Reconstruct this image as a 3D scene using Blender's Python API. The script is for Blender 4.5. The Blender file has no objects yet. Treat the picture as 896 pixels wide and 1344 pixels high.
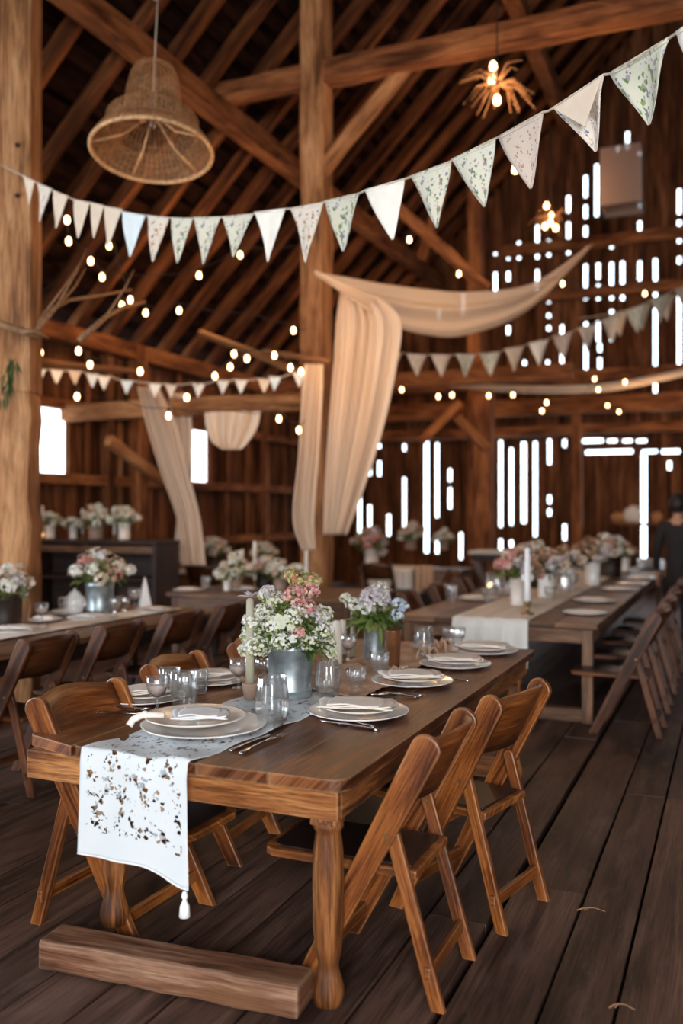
import bpy, bmesh, math, random
from mathutils import Vector, Matrix, noise
random.seed(7)
PI = math.pi
C = bpy.context.scene.collection
sc = bpy.context.scene
# ------------------------------------------------------------------ camera, world, light
TH = math.radians(23.2); CT, ST = math.cos(TH), math.sin(TH)
F = 1200.0
cd = bpy.data.cameras.new('camera'); cam = bpy.data.objects.new('camera', cd); C.objects.link(cam)
cam.location = (0, 0, 1.6); cam.rotation_euler = (PI/2, 0, TH)
cd.sensor_fit = 'VERTICAL'; cd.sensor_height = 36; cd.lens = F/1344*36
cd.clip_end = 200
cd.dof.use_dof = True; cd.dof.focus_distance = 3.75; cd.dof.aperture_fstop = 1.15
sc.camera = cam
w = bpy.data.worlds.new('daylight'); sc.world = w; w.use_nodes = True
bg = w.node_tree.nodes['Background']; bg.inputs[0].default_value = (.80, .92, 1, 1); bg.inputs[1].default_value = 5.0
sc.view_settings.view_transform = 'Standard'; sc.view_settings.look = 'None'
sc.view_settings.gamma = 1; sc.view_settings.use_curve_mapping = False
sc.view_settings.exposure = 0.12

def area(name, loc, target, sx, sy, power, col):
    l = bpy.data.lights.new(name, 'AREA'); l.shape = 'RECTANGLE'; l.size = sx; l.size_y = sy
    l.energy = power; l.color = col
    o = bpy.data.objects.new(name, l); C.objects.link(o); o.location = loc
    o.rotation_euler = (Vector(target)-Vector(loc)).to_track_quat('-Z', 'Y').to_euler()
    return o
def point(name, loc, power, col, r=.12):
    l = bpy.data.lights.new(name, 'POINT'); l.energy = power; l.color = col; l.shadow_soft_size = r
    o = bpy.data.objects.new(name, l); C.objects.link(o); o.location = loc
    return o
# daylight entering by the open barn door behind the camera and by the left-hand side door
area('door_daylight', (2.2, -4.6, 2.6), (-1.8, 3.6, .7), 3.4, 3.2, 640, (1, .955, .90))
area('side_door_daylight', (-8.2, 1.6, 2.2), (-2.0, 4.2, .6), 2.6, 2.4, 230, (.86, .93, 1))
area('gable_daylight', (-2.0, 18.6, 2.4), (-2.5, 8, 1.6), 9, 2.2, 50, (.85, .93, 1))

def W(px, py, D):
    R = (px-448)/F*D; Z = 1.6+(672-py)/F*D
    return Vector((R*CT-D*ST, R*ST+D*CT, Z))
def on(px, py, z):
    return W(px, py, (1.6-z)*F/(py-672))
def onY(px, py, Y):
    k = (px-448)/F
    return W(px, py, Y/(k*ST+CT))
def onX(px, py, X):
    k = (px-448)/F
    return W(px, py, X/(k*CT-ST))

for i, (p, e) in enumerate([((-3.4, 6.9, 3.6), 44), ((-6.5, 10.5, 4.6), 70), ((-2.0, 9.0, 5.4), 70), ((-5.6, 14.5, 4.2), 90),
                            ((-2.4, 13.5, 6.2), 90), ((-1.0, 16.2, 3.4), 50), ((-6.9, 7.6, 3.0), 28), ((-4.2, 11.6, 2.6), 26), ((-3.6, 8.3, 3.3), 34), ((-1.9, 9.6, 3.9), 30)]):
    point('string_and_drape_fill', p, e*.75, (1, .56, .25), .25)  # stand-ins for the string bulbs, with some added to brighten the drapes

# ------------------------------------------------------------------ materials
def nm(name):
    m = bpy.data.materials.new(name); m.use_nodes = True
    nt = m.node_tree; b = nt.nodes['Principled BSDF']
    return m, nt, b
def N(nt, t, **kw):
    n = nt.nodes.new(t)
    for k, v in kw.items(): setattr(n, k, v)
    return n
def ramp(nt, fac, stops):
    r = N(nt, 'ShaderNodeValToRGB')
    el = r.color_ramp.elements
    while len(el) < len(stops): el.new(.5)
    for e, (p, c) in zip(el, stops): e.position = p; e.color = (*c, 1)
    nt.links.new(fac, r.inputs[0]); return r
def wood(name, dark, mid, light, rough=.45, su=1.6, sv=26, bump=.25, spec=.5, wear=None, wearamt=.5, vs_=1.0, fine=.5, edge=None):
    m, nt, b = nm(name); L = nt.links.new
    uv = N(nt, 'ShaderNodeUVMap'); uv.uv_map = 'UVMap'
    mp = N(nt, 'ShaderNodeMapping'); mp.inputs['Scale'].default_value = (su, sv, 1); L(uv.outputs[0], mp.inputs[0])
    n1 = N(nt, 'ShaderNodeTexNoise'); n1.inputs['Scale'].default_value = 1.3; n1.inputs['Detail'].default_value = 7; n1.inputs['Roughness'].default_value = .62
    n1.inputs['Distortion'].default_value = .8; L(mp.outputs[0], n1.inputs[0])
    mp2 = N(nt, 'ShaderNodeMapping'); mp2.inputs['Scale'].default_value = (su*1.2, sv*.35, 1); L(uv.outputs[0], mp2.inputs[0])
    n2 = N(nt, 'ShaderNodeTexNoise'); n2.inputs['Scale'].default_value = .9; n2.inputs['Detail'].default_value = 3; L(mp2.outputs[0], n2.inputs[0])
    ad = N(nt, 'ShaderNodeMath', operation='ADD'); L(n1.outputs[0], ad.inputs[0])
    m2 = N(nt, 'ShaderNodeMath', operation='MULTIPLY'); m2.inputs[1].default_value = .8; L(n2.outputs[0], m2.inputs[0]); L(m2.outputs[0], ad.inputs[1])
    sb = N(nt, 'ShaderNodeMath', operation='SUBTRACT'); sb.inputs[1].default_value = .4; L(ad.outputs[0], sb.inputs[0])
    r = ramp(nt, sb.outputs[0], [(.3, dark), (.5, mid), (.72, light)])
    g = N(nt, 'ShaderNodeNewGeometry')
    hs = N(nt, 'ShaderNodeHueSaturation'); L(r.outputs[0], hs.inputs['Color'])
    mr = N(nt, 'ShaderNodeMapRange'); mr.inputs[3].default_value = .46*vs_; mr.inputs[4].default_value = .86*vs_; L(g.outputs['Random Per Island'], mr.inputs[0]); L(mr.outputs[0], hs.inputs['Value'])
    col = hs.outputs[0]
    mpf = N(nt, 'ShaderNodeMapping'); mpf.inputs['Scale'].default_value = (su*4, sv*7, 1); L(uv.outputs[0], mpf.inputs[0])
    nf = N(nt, 'ShaderNodeTexNoise'); nf.inputs['Scale'].default_value = 1.0; nf.inputs['Detail'].default_value = 4; nf.inputs['Roughness'].default_value = .6; L(mpf.outputs[0], nf.inputs[0])
    rf = ramp(nt, nf.outputs[0], [(.34, (1-fine,)*3), (.56, (1.0,)*3)])
    mf = N(nt, 'ShaderNodeMixRGB', blend_type='MULTIPLY'); mf.inputs[0].default_value = 1; L(col, mf.inputs[1]); L(rf.outputs[0], mf.inputs[2]); col = mf.outputs[0]
    if wear:
        n3 = N(nt, 'ShaderNodeTexNoise'); n3.inputs['Scale'].default_value = .8; n3.inputs['Detail'].default_value = 8; n3.inputs['Roughness'].default_value = .7
        mp3 = N(nt, 'ShaderNodeMapping'); mp3.inputs['Scale'].default_value = (3, 12, 1); L(uv.outputs[0], mp3.inputs[0]); L(mp3.outputs[0], n3.inputs[0])
        rr = ramp(nt, n3.outputs[0], [(.52, (0, 0, 0)), (.68, (wearamt,)*3)])
        mx = N(nt, 'ShaderNodeMixRGB'); L(rr.outputs[0], mx.inputs[0]); L(col, mx.inputs[1]); mx.inputs[2].default_value = (*wear, 1)
        col = mx.outputs[0]
    if edge:      # worn, rubbed arrises
        bv = N(nt, 'ShaderNodeBevel'); bv.samples = 4; bv.inputs[0].default_value = .012
        dt = N(nt, 'ShaderNodeVectorMath', operation='DOT_PRODUCT'); L(bv.outputs[0], dt.inputs[0]); L(g.outputs['Normal'], dt.inputs[1])
        er = N(nt, 'ShaderNodeMapRange'); er.inputs[1].default_value = .985; er.inputs[2].default_value = .86; L(dt.outputs['Value'], er.inputs[0])
        em = N(nt, 'ShaderNodeMath', operation='MULTIPLY'); L(er.outputs[0], em.inputs[0]); L(n1.outputs[0], em.inputs[1])
        mE = N(nt, 'ShaderNodeMixRGB'); L(em.outputs[0], mE.inputs[0]); L(col, mE.inputs[1]); mE.inputs[2].default_value = (*edge, 1); col = mE.outputs[0]
    L(col, b.inputs['Base Color'])
    rm = N(nt, 'ShaderNodeMapRange'); rm.inputs[3].default_value = rough-.12; rm.inputs[4].default_value = rough+.18; L(n1.outputs[0], rm.inputs[0]); L(rm.outputs[0], b.inputs['Roughness'])
    b.inputs['Specular IOR Level'].default_value = spec
    bp = N(nt, 'ShaderNodeBump'); bp.inputs['Strength'].default_value = bump; bp.inputs['Distance'].default_value = .004; ah = N(nt, 'ShaderNodeMath', operation='ADD'); L(sb.outputs[0], ah.inputs[0]); L(nf.outputs[0], ah.inputs[1]); L(ah.outputs[0], bp.inputs['Height']); L(bp.outputs[0], b.inputs['Normal'])
    return m
def plain(name, col, rough=.5, metal=0, var=0, vs=8, bump=0, spec=.5, sub=0):
    m, nt, b = nm(name); L = nt.links.new
    b.inputs['Roughness'].default_value = rough; b.inputs['Metallic'].default_value = metal; b.inputs['Specular IOR Level'].default_value = spec
    tc = N(nt, 'ShaderNodeTexCoord'); n = N(nt, 'ShaderNodeTexNoise'); n.inputs['Scale'].default_value = vs; n.inputs['Detail'].default_value = 5; L(tc.outputs['Object'], n.inputs[0])
    r = ramp(nt, n.outputs[0], [(.3, tuple(c*(1-var) for c in col)), (.7, tuple(min(1, c*(1+var)) for c in col))]); L(r.outputs[0], b.inputs['Base Color'])
    if sub: b.inputs['Subsurface Weight'].default_value = sub; b.inputs['Subsurface Radius'].default_value = (.02, .012, .008)
    if bump:
        bp = N(nt, 'ShaderNodeBump'); bp.inputs['Strength'].default_value = bump; bp.inputs['Distance'].default_value = .003; L(n.outputs[0], bp.inputs['Height']); L(bp.outputs[0], b.inputs['Normal'])
    return m
def island(name, cols, rough=.6, spec=.3, trans=.25):
    m, nt, b = nm(name); L = nt.links.new
    g = N(nt, 'ShaderNodeNewGeometry')
    k = len(cols)
    r = ramp(nt, g.outputs['Random Per Island'], [(i/k, c) for i, c in enumerate(cols)]); r.color_ramp.interpolation = 'CONSTANT'
    L(r.outputs[0], b.inputs['Base Color']); b.inputs['Roughness'].default_value = rough; b.inputs['Specular IOR Level'].default_value = spec
    if trans:
        t = N(nt, 'ShaderNodeBsdfTranslucent'); L(r.outputs[0], t.inputs[0]); mx = N(nt, 'ShaderNodeMixShader'); mx.inputs[0].default_value = trans
        L(b.outputs[0], mx.inputs[1]); L(t.outputs[0], mx.inputs[2]); L(mx.outputs[0], nt.nodes['Material Output'].inputs[0])
    return m
def sheer(name, col, alpha=.25, trans=.4, weave=400):
    m, nt, b = nm(name); L = nt.links.new
    b.inputs['Base Color'].default_value = (*col, 1); b.inputs['Roughness'].default_value = .9; b.inputs['Specular IOR Level'].default_value = .1
    t = N(nt, 'ShaderNodeBsdfTranslucent'); t.inputs[0].default_value = (*col, 1)
    mx = N(nt, 'ShaderNodeMixShader'); mx.inputs[0].default_value = trans; L(b.outputs[0], mx.inputs[1]); L(t.outputs[0], mx.inputs[2])
    tp = N(nt, 'ShaderNodeBsdfTransparent'); m2 = N(nt, 'ShaderNodeMixShader'); m2.inputs[0].default_value = alpha
    L(mx.outputs[0], m2.inputs[1]); L(tp.outputs[0], m2.inputs[2]); L(m2.outputs[0], nt.nodes['Material Output'].inputs[0])
    return m
def glassy(name, col=(1, 1, 1), rough=.02):
    m, nt, b = nm(name); L = nt.links.new
    b.inputs['Base Color'].default_value = (*col, 1); b.inputs['Roughness'].default_value = rough
    b.inputs['Transmission Weight'].default_value = 1; b.inputs['IOR'].default_value = 1.45
    return m
def thin_glass(name):
    m, nt, b = nm(name); L = nt.links.new
    b.inputs['Base Color'].default_value = (.9, .93, .95, 1); b.inputs['Roughness'].default_value = .04; b.inputs['Specular IOR Level'].default_value = 1
    tp = N(nt, 'ShaderNodeBsdfTransparent'); tp.inputs[0].default_value = (.97, .975, .98, 1)
    gs = N(nt, 'ShaderNodeBsdfGlossy'); gs.inputs['Roughness'].default_value = .03
    lw = N(nt, 'ShaderNodeLayerWeight'); lw.inputs[0].default_value = .35
    mr = N(nt, 'ShaderNodeMapRange'); mr.inputs[3].default_value = .07; mr.inputs[4].default_value = .85; L(lw.outputs['Facing'], mr.inputs[0])
    mx = N(nt, 'ShaderNodeMixShader'); L(mr.outputs[0], mx.inputs[0]); L(tp.outputs[0], mx.inputs[1]); L(gs.outputs[0], mx.inputs[2])
    m2 = N(nt, 'ShaderNodeMixShader'); m2.inputs[0].default_value = .04; L(mx.outputs[0], m2.inputs[1]); L(b.outputs[0], m2.inputs[2])
    L(m2.outputs[0], nt.nodes['Material Output'].inputs[0]); return m
def glow(name, col, s):
    m, nt, b = nm(name)
    b.inputs['Emission Color'].default_value = (*col, 1); b.inputs['Emission Strength'].default_value = s; b.inputs['Base Color'].default_value = (*col, 1)
    return m
def floral(name, base, cols, scale=38, dens=.32, holes=False, solid=None):
    """cloth printed with small scattered leaves and flowers (or pierced, for lace)"""
    m, nt, b = nm(name); L = nt.links.new
    uv = N(nt, 'ShaderNodeUVMap'); uv.uv_map = 'UVMap'
    dn = N(nt, 'ShaderNodeTexNoise'); dn.inputs['Scale'].default_value = scale*1.2; L(uv.outputs[0], dn.inputs[0])
    mxv = N(nt, 'ShaderNodeMixRGB'); mxv.inputs[0].default_value = .02; L(uv.outputs[0], mxv.inputs[1]); L(dn.outputs['Color'], mxv.inputs[2])
    v = N(nt, 'ShaderNodeTexVoronoi'); v.inputs['Scale'].default_value = scale; L(mxv.outputs[0], v.inputs[0])
    pn = N(nt, 'ShaderNodeTexNoise'); pn.inputs['Scale'].default_value = scale*.32; pn.inputs['Detail'].default_value = 2; L(uv.outputs[0], pn.inputs[0])
    mr = N(nt, 'ShaderNodeMapRange'); mr.inputs[1].default_value = .42; mr.inputs[2].default_value = .62; mr.inputs[3].default_value = dens*.15; mr.inputs[4].default_value = dens*1.5; L(pn.outputs[0], mr.inputs[0])
    lt = N(nt, 'ShaderNodeMath', operation='LESS_THAN'); L(v.outputs['Distance'], lt.inputs[0]); L(mr.outputs[0], lt.inputs[1])
    if holes:      # plain woven band along the hem and both edges
        sx = N(nt, 'ShaderNodeSeparateXYZ'); L(uv.outputs[0], sx.inputs[0]); prev = lt
        for sock, op, val in (('Y', 'GREATER_THAN', .085), ('X', 'GREATER_THAN', .03), ('X', 'LESS_THAN', .425)):
            c_ = N(nt, 'ShaderNodeMath', operation=op); c_.inputs[1].default_value = val; L(sx.outputs[sock], c_.inputs[0])
            ml_ = N(nt, 'ShaderNodeMath', operation='MULTIPLY'); L(prev.outputs[0], ml_.inputs[0]); L(c_.outputs[0], ml_.inputs[1]); prev = ml_
        lt = prev
    sp = N(nt, 'ShaderNodeSeparateColor'); L(v.outputs['Color'], sp.inputs[0])
    k = len(cols)
    r = ramp(nt, sp.outputs[0], [(i/k, c) for i, c in enumerate(cols)]); r.color_ramp.interpolation = 'CONSTANT'
    mx = N(nt, 'ShaderNodeMixRGB'); L(lt.outputs[0], mx.inputs[0]); mx.inputs[1].default_value = (*base, 1); L(r.outputs[0], mx.inputs[2])
    L(mx.outputs[0], b.inputs['Base Color']); b.inputs['Roughness'].default_value = .9; b.inputs['Specular IOR Level'].default_value = .15
    t = N(nt, 'ShaderNodeBsdfTranslucent'); L(mx.outputs[0], t.inputs[0]); ms = N(nt, 'ShaderNodeMixShader'); ms.inputs[0].default_value = .25
    L(b.outputs[0], ms.inputs[1]); L(t.outputs[0], ms.inputs[2]); out = ms.outputs[0]
    if holes:
        tp = N(nt, 'ShaderNodeBsdfTransparent'); m3 = N(nt, 'ShaderNodeMixShader')
        gt = N(nt, 'ShaderNodeMath', operation='GREATER_THAN'); gt.inputs[1].default_value = .45; L(sp.outputs[1], gt.inputs[0])
        ml = N(nt, 'ShaderNodeMath', operation='MULTIPLY'); L(gt.outputs[0], ml.inputs[0]); L(lt.outputs[0], ml.inputs[1])
        L(ml.outputs[0], m3.inputs[0]); L(out, m3.inputs[1]); L(tp.outputs[0], m3.inputs[2]); out = m3.outputs[0]
    wv = N(nt, 'ShaderNodeTexNoise'); wv.inputs['Scale'].default_value = 220; L(uv.outputs[0], wv.inputs[0])
    bp = N(nt, 'ShaderNodeBump'); bp.inputs['Strength'].default_value = .35; bp.inputs['Distance'].default_value = .002; L(wv.outputs[0], bp.inputs['Height']); L(bp.outputs[0], b.inputs['Normal'])
    L(out, nt.nodes['Material Output'].inputs[0])
    return m

M = {}
M['floor'] = wood('floor_boards', (.035, .017, .012), (.115, .058, .042), (.20, .108, .08), .55, 1.0, 16, .45, .3, wear=(.18, .115, .095), wearamt=.4, vs_=1.08, fine=.5)
M['rail'] = wood('weathered_rail', (.08, .026, .011), (.25, .10, .05), (.50, .28, .18), .6, 1.5, 30, .6, .3, wear=(.16, .07, .03), wearamt=.7, edge=(.5, .36, .26), fine=.6, vs_=1.1)
M['top'] = wood('waxed_tabletop', (.035, .009, .003), (.16, .044, .012), (.38, .125, .038), .38, 1.4, 12, .5, .3, wear=(.32, .15, .075), wearamt=.5, fine=.6, edge=(.5, .3, .18))
M['apron'] = wood('honey_table_wood', (.085, .024, .006), (.34, .112, .028), (.66, .28, .09), .5, 2.0, 22, .9, .3, fine=.65, edge=(.5, .28, .14), vs_=1.1)
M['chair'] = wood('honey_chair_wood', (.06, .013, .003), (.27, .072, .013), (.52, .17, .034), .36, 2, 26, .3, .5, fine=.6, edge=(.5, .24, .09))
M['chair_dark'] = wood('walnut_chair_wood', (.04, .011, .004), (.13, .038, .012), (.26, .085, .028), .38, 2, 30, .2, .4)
M['seat'] = plain('dark_seat_pad', (.018, .009, .008), .38, 0, .2, 6)
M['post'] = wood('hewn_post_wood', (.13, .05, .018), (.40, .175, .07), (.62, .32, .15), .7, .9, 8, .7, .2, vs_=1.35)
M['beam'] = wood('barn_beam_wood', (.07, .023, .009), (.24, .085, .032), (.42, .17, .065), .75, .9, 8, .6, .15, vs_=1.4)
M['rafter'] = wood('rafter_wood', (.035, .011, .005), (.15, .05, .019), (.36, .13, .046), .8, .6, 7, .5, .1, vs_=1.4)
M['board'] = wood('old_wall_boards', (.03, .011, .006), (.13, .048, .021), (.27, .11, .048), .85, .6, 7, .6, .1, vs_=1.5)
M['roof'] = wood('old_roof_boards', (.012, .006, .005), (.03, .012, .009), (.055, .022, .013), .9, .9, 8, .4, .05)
M['tbl_bg'] = wood('brown_table_wood', (.07, .03, .016), (.16, .075, .038), (.30, .15, .075), .45, 1.4, 14, .3, .4, vs_=1.3)
M['dark_bg'] = wood('dark_sideboard_wood', (.02, .009, .006), (.045, .02, .013), (.08, .036, .02), .5, 1.4, 14, .2, .4)
M['twig'] = plain('dry_twig', (.24, .12, .055), .8, 0, .3, 30)
M['wicker'] = plain('wicker', (.58, .33, .16), .7, 0, .35, 30)
M['cord'] = plain('pale_cord', (.5, .40, .31), .8, 0, .2, 40)
M['blackcord'] = plain('black_cable', (.01, .008, .008), .6)
M['plate'] = plain('glazed_white_china', (.78, .76, .75), .16, 0, .04, 5)
M['plate_b'] = plain('cream_stoneware', (.72, .64, .58), .22, 0, .07, 9)
M['napkin'] = plain('linen_napkin', (.78, .71, .66), .9, 0, .06, 14, .3, .1)
M['napkin_w'] = plain('white_linen', (.82, .82, .84), .9, 0, .06, 14, .3, .1)
M['steel'] = plain('polished_cutlery', (.74, .72, .72), .18, 1, .1, 20)
M['zinc'] = plain('galvanised_zinc', (.30, .34, .36), .42, .75, .4, 16, .3)
M['copper'] = plain('brown_copper', (.22, .09, .04), .4, .6, .3, 12)
M['clay'] = plain('taupe_clay', (.30, .20, .15), .8, 0, .15, 20, .2)
M['glass'] = thin_glass('clear_glass')
M['drink'] = plain('pale_blush_drink', (.62, .48, .42), .2, 0, .05, 5)
M['wax'] = plain('ivory_candle_wax', (.72, .66, .60), .5, 0, .05, 9, 0, .4, .3)
M['wax_g'] = plain('sage_candle_wax', (.36, .33, .25), .55, 0, .1, 9, 0, .4, .2)
M['wax_w'] = plain('white_candle_wax', (.80, .80, .82), .5, 0, .03, 9, 0, .4, .3)
M['burlap'] = plain('burlap', (.46, .30, .21), .95, 0, .22, 60, .6, .1)
M['leaf'] = island('leaf_green', [(.10, .16, .03), (.16, .23, .05), (.22, .29, .08), (.07, .12, .025), (.28, .32, .11)], .55, .3, .3)
M['leafd'] = island('leaf_dark', [(.035, .065, .015), (.06, .10, .03), (.09, .13, .04)], .5, .3, .25)
M['fl_white'] = island('blossom_white', [(.86, .86, .84), (.80, .80, .72), (.88, .84, .82), (.74, .76, .62)], .8, .1, .35)
M['fl_pink'] = island('blossom_pink', [(.72, .36, .32), (.80, .52, .45), (.62, .26, .28), (.82, .66, .58)], .8, .1, .35)
M['fl_rust'] = island('blossom_rust', [(.55, .25, .11), (.68, .36, .22), (.42, .18, .09), (.74, .5, .38)], .8, .1, .3)
M['fl_lilac'] = island('blossom_lilac', [(.62, .56, .60), (.74, .70, .70), (.52, .46, .55), (.80, .76, .72)], .8, .1, .35)
M['fl_blue'] = island('blossom_pale_blue', [(.50, .62, .78), (.68, .76, .86), (.80, .84, .88)], .8, .1, .35)
M['fl_cream'] = island('blossom_cream', [(.74, .62, .5), (.80, .70, .6), (.66, .5, .38)], .8, .1, .3)
M['fl_dry'] = island('dried_flower', [(.34, .20, .12), (.46, .30, .20), (.26, .14, .09), (.5, .36, .27)], .9, .1, .2)
M['fl_bud'] = island('green_buds', [(.36, .42, .14), (.50, .54, .24), (.26, .34, .10), (.62, .62, .36)], .8, .1, .35)
M['gauze'] = sheer('cream_gauze', (.92, .80, .68), .05, .42)
M['gauze_s'] = sheer('sheer_cream_gauze', (.92, .80, .68), .22, .42)
M['gauze_w'] = sheer('pale_runner_cloth', (.78, .75, .72), .03, .2)
M['lantern'] = sheer('linen_lantern_cloth', (.36, .26, .22), .25, .4)
M['bulb'] = glow('warm_bulb', (1, .62, .30), 9)
M['pane'] = glow('overcast_window_pane', (.93, .97, 1), 3.2)
M['flame'] = glow('votive_flame', (1, .45, .14), 4)
M['brass'] = plain('aged_brass', (.30, .18, .07), .4, .8)
M['lace'] = floral('lace_cloth', (.80, .84, .88), [(.34, .24, .16), (.42, .46, .5), (.26, .17, .11), (.5, .54, .58)], 62, .40, True)
M['coat'] = plain('dark_coat', (.012, .010, .012), .85, 0, .2, 20)
M['hair'] = plain('dark_hair', (.008, .005, .004), .6, 0, .2, 40)
M['skin'] = plain('skin', (.42, .23, .16), .55, 0, .05, 12)
M['bread'] = plain('baked_crust', (.42, .19, .07), .8, 0, .3, 14, .4)
FB = (.86, .77, .67)
M['pn0'] = floral('ditsy_blue_print', FB, [(.16, .26, .45), (.3, .38, .5), (.45, .38, .2), (.4, .2, .2)], 60, .34)
M['pn1'] = plain('plain_blush_cloth', (.72, .58, .46), .9, 0, .05, 12, .2, .1)
M['pn2'] = plain('plain_ivory_cloth', (.86, .80, .72), .9, 0, .05, 12, .2, .1)
M['pn3'] = plain('plain_pale_blue_cloth', (.70, .76, .78), .9, 0, .05, 12, .2, .1)
M['pn4'] = floral('orange_sprig_print', FB, [(.55, .28, .06), (.6, .38, .14), (.2, .3, .4), (.35, .08, .08)], 50, .36)
M['pn5'] = floral('green_leaf_print', (.80, .77, .65), [(.12, .24, .10), (.22, .30, .14), (.3, .28, .42), (.45, .3, .3)], 46, .40)
M['pn6'] = floral('lilac_garden_print', (.72, .70, .58), [(.26, .24, .34), (.16, .24, .08), (.4, .36, .42), (.28, .36, .14)], 44, .48)
M['pn7'] = floral('blush_bud_print', (.72, .60, .52), [(.42, .26, .22), (.36, .22, .16), (.5, .36, .3)], 52, .30)

# ------------------------------------------------------------------ mesh builder
class MB:
    def __init__(s):
        s.bm = bmesh.new(); s.uv = s.bm.loops.layers.uv.new('UVMap')
    def face(s, vs, uvs=None):
        try: f = s.bm.faces.new(vs)
        except ValueError: return None
        if uvs:
            for l, u in zip(f.loops, uvs): l[s.uv].uv = u
        return f
    def bar(s, p0, p1, w, h, up=(0, 0, 1), seg=1, jit=0, w1=None, h1=None, bow=0):
        p0, p1 = Vector(p0), Vector(p1); d = p1-p0; Ln = d.length; d.normalize(); up = Vector(up)
        if abs(d.dot(up)) > .98: up = Vector((0, 1, 0))
        sd = d.cross(up).normalized(); u2 = sd.cross(d).normalized()
        w1 = w if w1 is None else w1; h1 = h if h1 is None else h1
        o = (random.random()*20, random.random()*20); rings = []
        for i in range(seg+1):
            t = i/seg; c = p0.lerp(p1, t)+u2*bow*math.sin(PI*t); ww = w+(w1-w)*t; hh = h+(h1-h)*t
            rings.append([s.bm.verts.new(c+sd*(a*ww/2+random.uniform(-jit, jit))+u2*(b*hh/2+random.uniform(-jit, jit))) for a, b in ((-1, -1), (1, -1), (1, 1), (-1, 1))])
        vv = [0, w, w+h, 2*w+h, 2*w+2*h]
        for i in range(seg):
            for k in range(4):
                a, b_ = i/seg*Ln, (i+1)/seg*Ln; k2 = (k+1) % 4
                s.face([rings[i][k], rings[i][k2], rings[i+1][k2], rings[i+1][k]],
                       [(o[0]+a, o[1]+vv[k]), (o[0]+a, o[1]+vv[k+1]), (o[0]+b_, o[1]+vv[k+1]), (o[0]+b_, o[1]+vv[k])])
        for r in (rings[0][::-1], rings[-1]):
            s.face(r, [(o[0], o[1]), (o[0]+w*.3, o[1]), (o[0]+w*.3, o[1]+h), (o[0], o[1]+h)])
        return s
    def box(s, x0, x1, y0, y1, z0, z1, ax=None):
        dx, dy, dz = abs(x1-x0), abs(y1-y0), abs(z1-z0); c = Vector(((x0+x1)/2, (y0+y1)/2, (z0+z1)/2))
        if ax is None: ax = 'xyz'[[dx, dy, dz].index(max(dx, dy, dz))]
        if ax == 'x': return s.bar((x0, c.y, c.z), (x1, c.y, c.z), dy, dz)
        if ax == 'y': return s.bar((c.x, y0, c.z), (c.x, y1, c.z), dx, dz)
        return s.bar((c.x, c.y, z0), (c.x, c.y, z1), dx, dy, up=(0, 1, 0))
    def ext(s, pts, off, ud):
        """extrude a polygon by a vector; grain runs along ud"""
        pts = [Vector(p) for p in pts]; off = Vector(off); ud = Vector(ud).normalized(); nn = off.normalized(); vd = nn.cross(ud)
        o = (random.random()*20, random.random()*20)
        A = [s.bm.verts.new(p) for p in pts]; B = [s.bm.verts.new(p+off) for p in pts]
        U = lambda p: (o[0]+p.dot(ud), o[1]+p.dot(vd))
        s.face(A[::-1], [U(v.co) for v in A[::-1]]); s.face(B, [U(v.co) for v in B])
        n = len(pts)
        for i in range(n):
            j = (i+1) % n; q = [A[i], A[j], B[j], B[i]]; w_ = off.length
            ua, ub = U(A[i].co), U(A[j].co)
            s.face(q, [ua, ub, (ub[0], ub[1]+w_), (ua[0], ua[1]+w_)])
        return s
    def lathe(s, prof, c=(0, 0, 0), n=24, fl=0, nf=8, close=True, ax=None):
        c = Vector(c); rings = []; o = random.random()*9
        for r, z in prof:
            if r < 1e-5: rings.append([s.bm.verts.new(c+Vector((0, 0, z)))])
            else:
                rings.append([s.bm.verts.new(c+Vector((r*(1+fl*math.cos(nf*2*PI*i/n))*math.cos(2*PI*i/n), r*(1+fl*math.cos(nf*2*PI*i/n))*math.sin(2*PI*i/n), z))) for i in range(n)])
        for a in range(len(rings)-1):
            A, B = rings[a], rings[a+1]; za, zb = prof[a][1], prof[a+1][1]
            for i in range(n):
                j = (i+1) % n; v0, v1 = i/n*.3, (i+1)/n*.3
                if len(A) == 1 and len(B) == 1: continue
                if len(A) == 1: s.face([A[0], B[j], B[i]], [(za+o, v0), (zb+o, v1), (zb+o, v0)])
                elif len(B) == 1: s.face([A[i], A[j], B[0]], [(za+o, v0), (za+o, v1), (zb+o, v0)])
                else: s.face([A[i], A[j], B[j], B[i]], [(za+o, v0), (za+o, v1), (zb+o, v1), (zb+o, v0)])
        return s
    def tube(s, pts, r, n=6, r1=None):
        pts = [Vector(p) for p in pts]; m = len(pts); r1 = r if r1 is None else r1; rings = []; ref = Vector((.31, .2, 1)).normalized(); L = 0
        for i, p in enumerate(pts):
            d = (pts[min(i+1, m-1)]-pts[max(i-1, 0)]).normalized()
            if abs(d.dot(ref)) > .95: ref = Vector((1, .1, .1)).normalized()
            a = d.cross(ref).normalized(); b = d.cross(a); rr = r+(r1-r)*i/(m-1)
            rings.append([s.bm.verts.new(p+(a*math.cos(2*PI*k/n)+b*math.sin(2*PI*k/n))*rr) for k in range(n)])
        for i in range(m-1):
            for k in range(n):
                k2 = (k+1) % n; s.face([rings[i][k], rings[i][k2], rings[i+1][k2], rings[i+1][k]], [(i*.1, k*.02), (i*.1, k*.02+.02), (i*.1+.1, k*.02+.02), (i*.1+.1, k*.02)])
        s.face(rings[0][::-1]); s.face(rings[-1])
        return s
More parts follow.
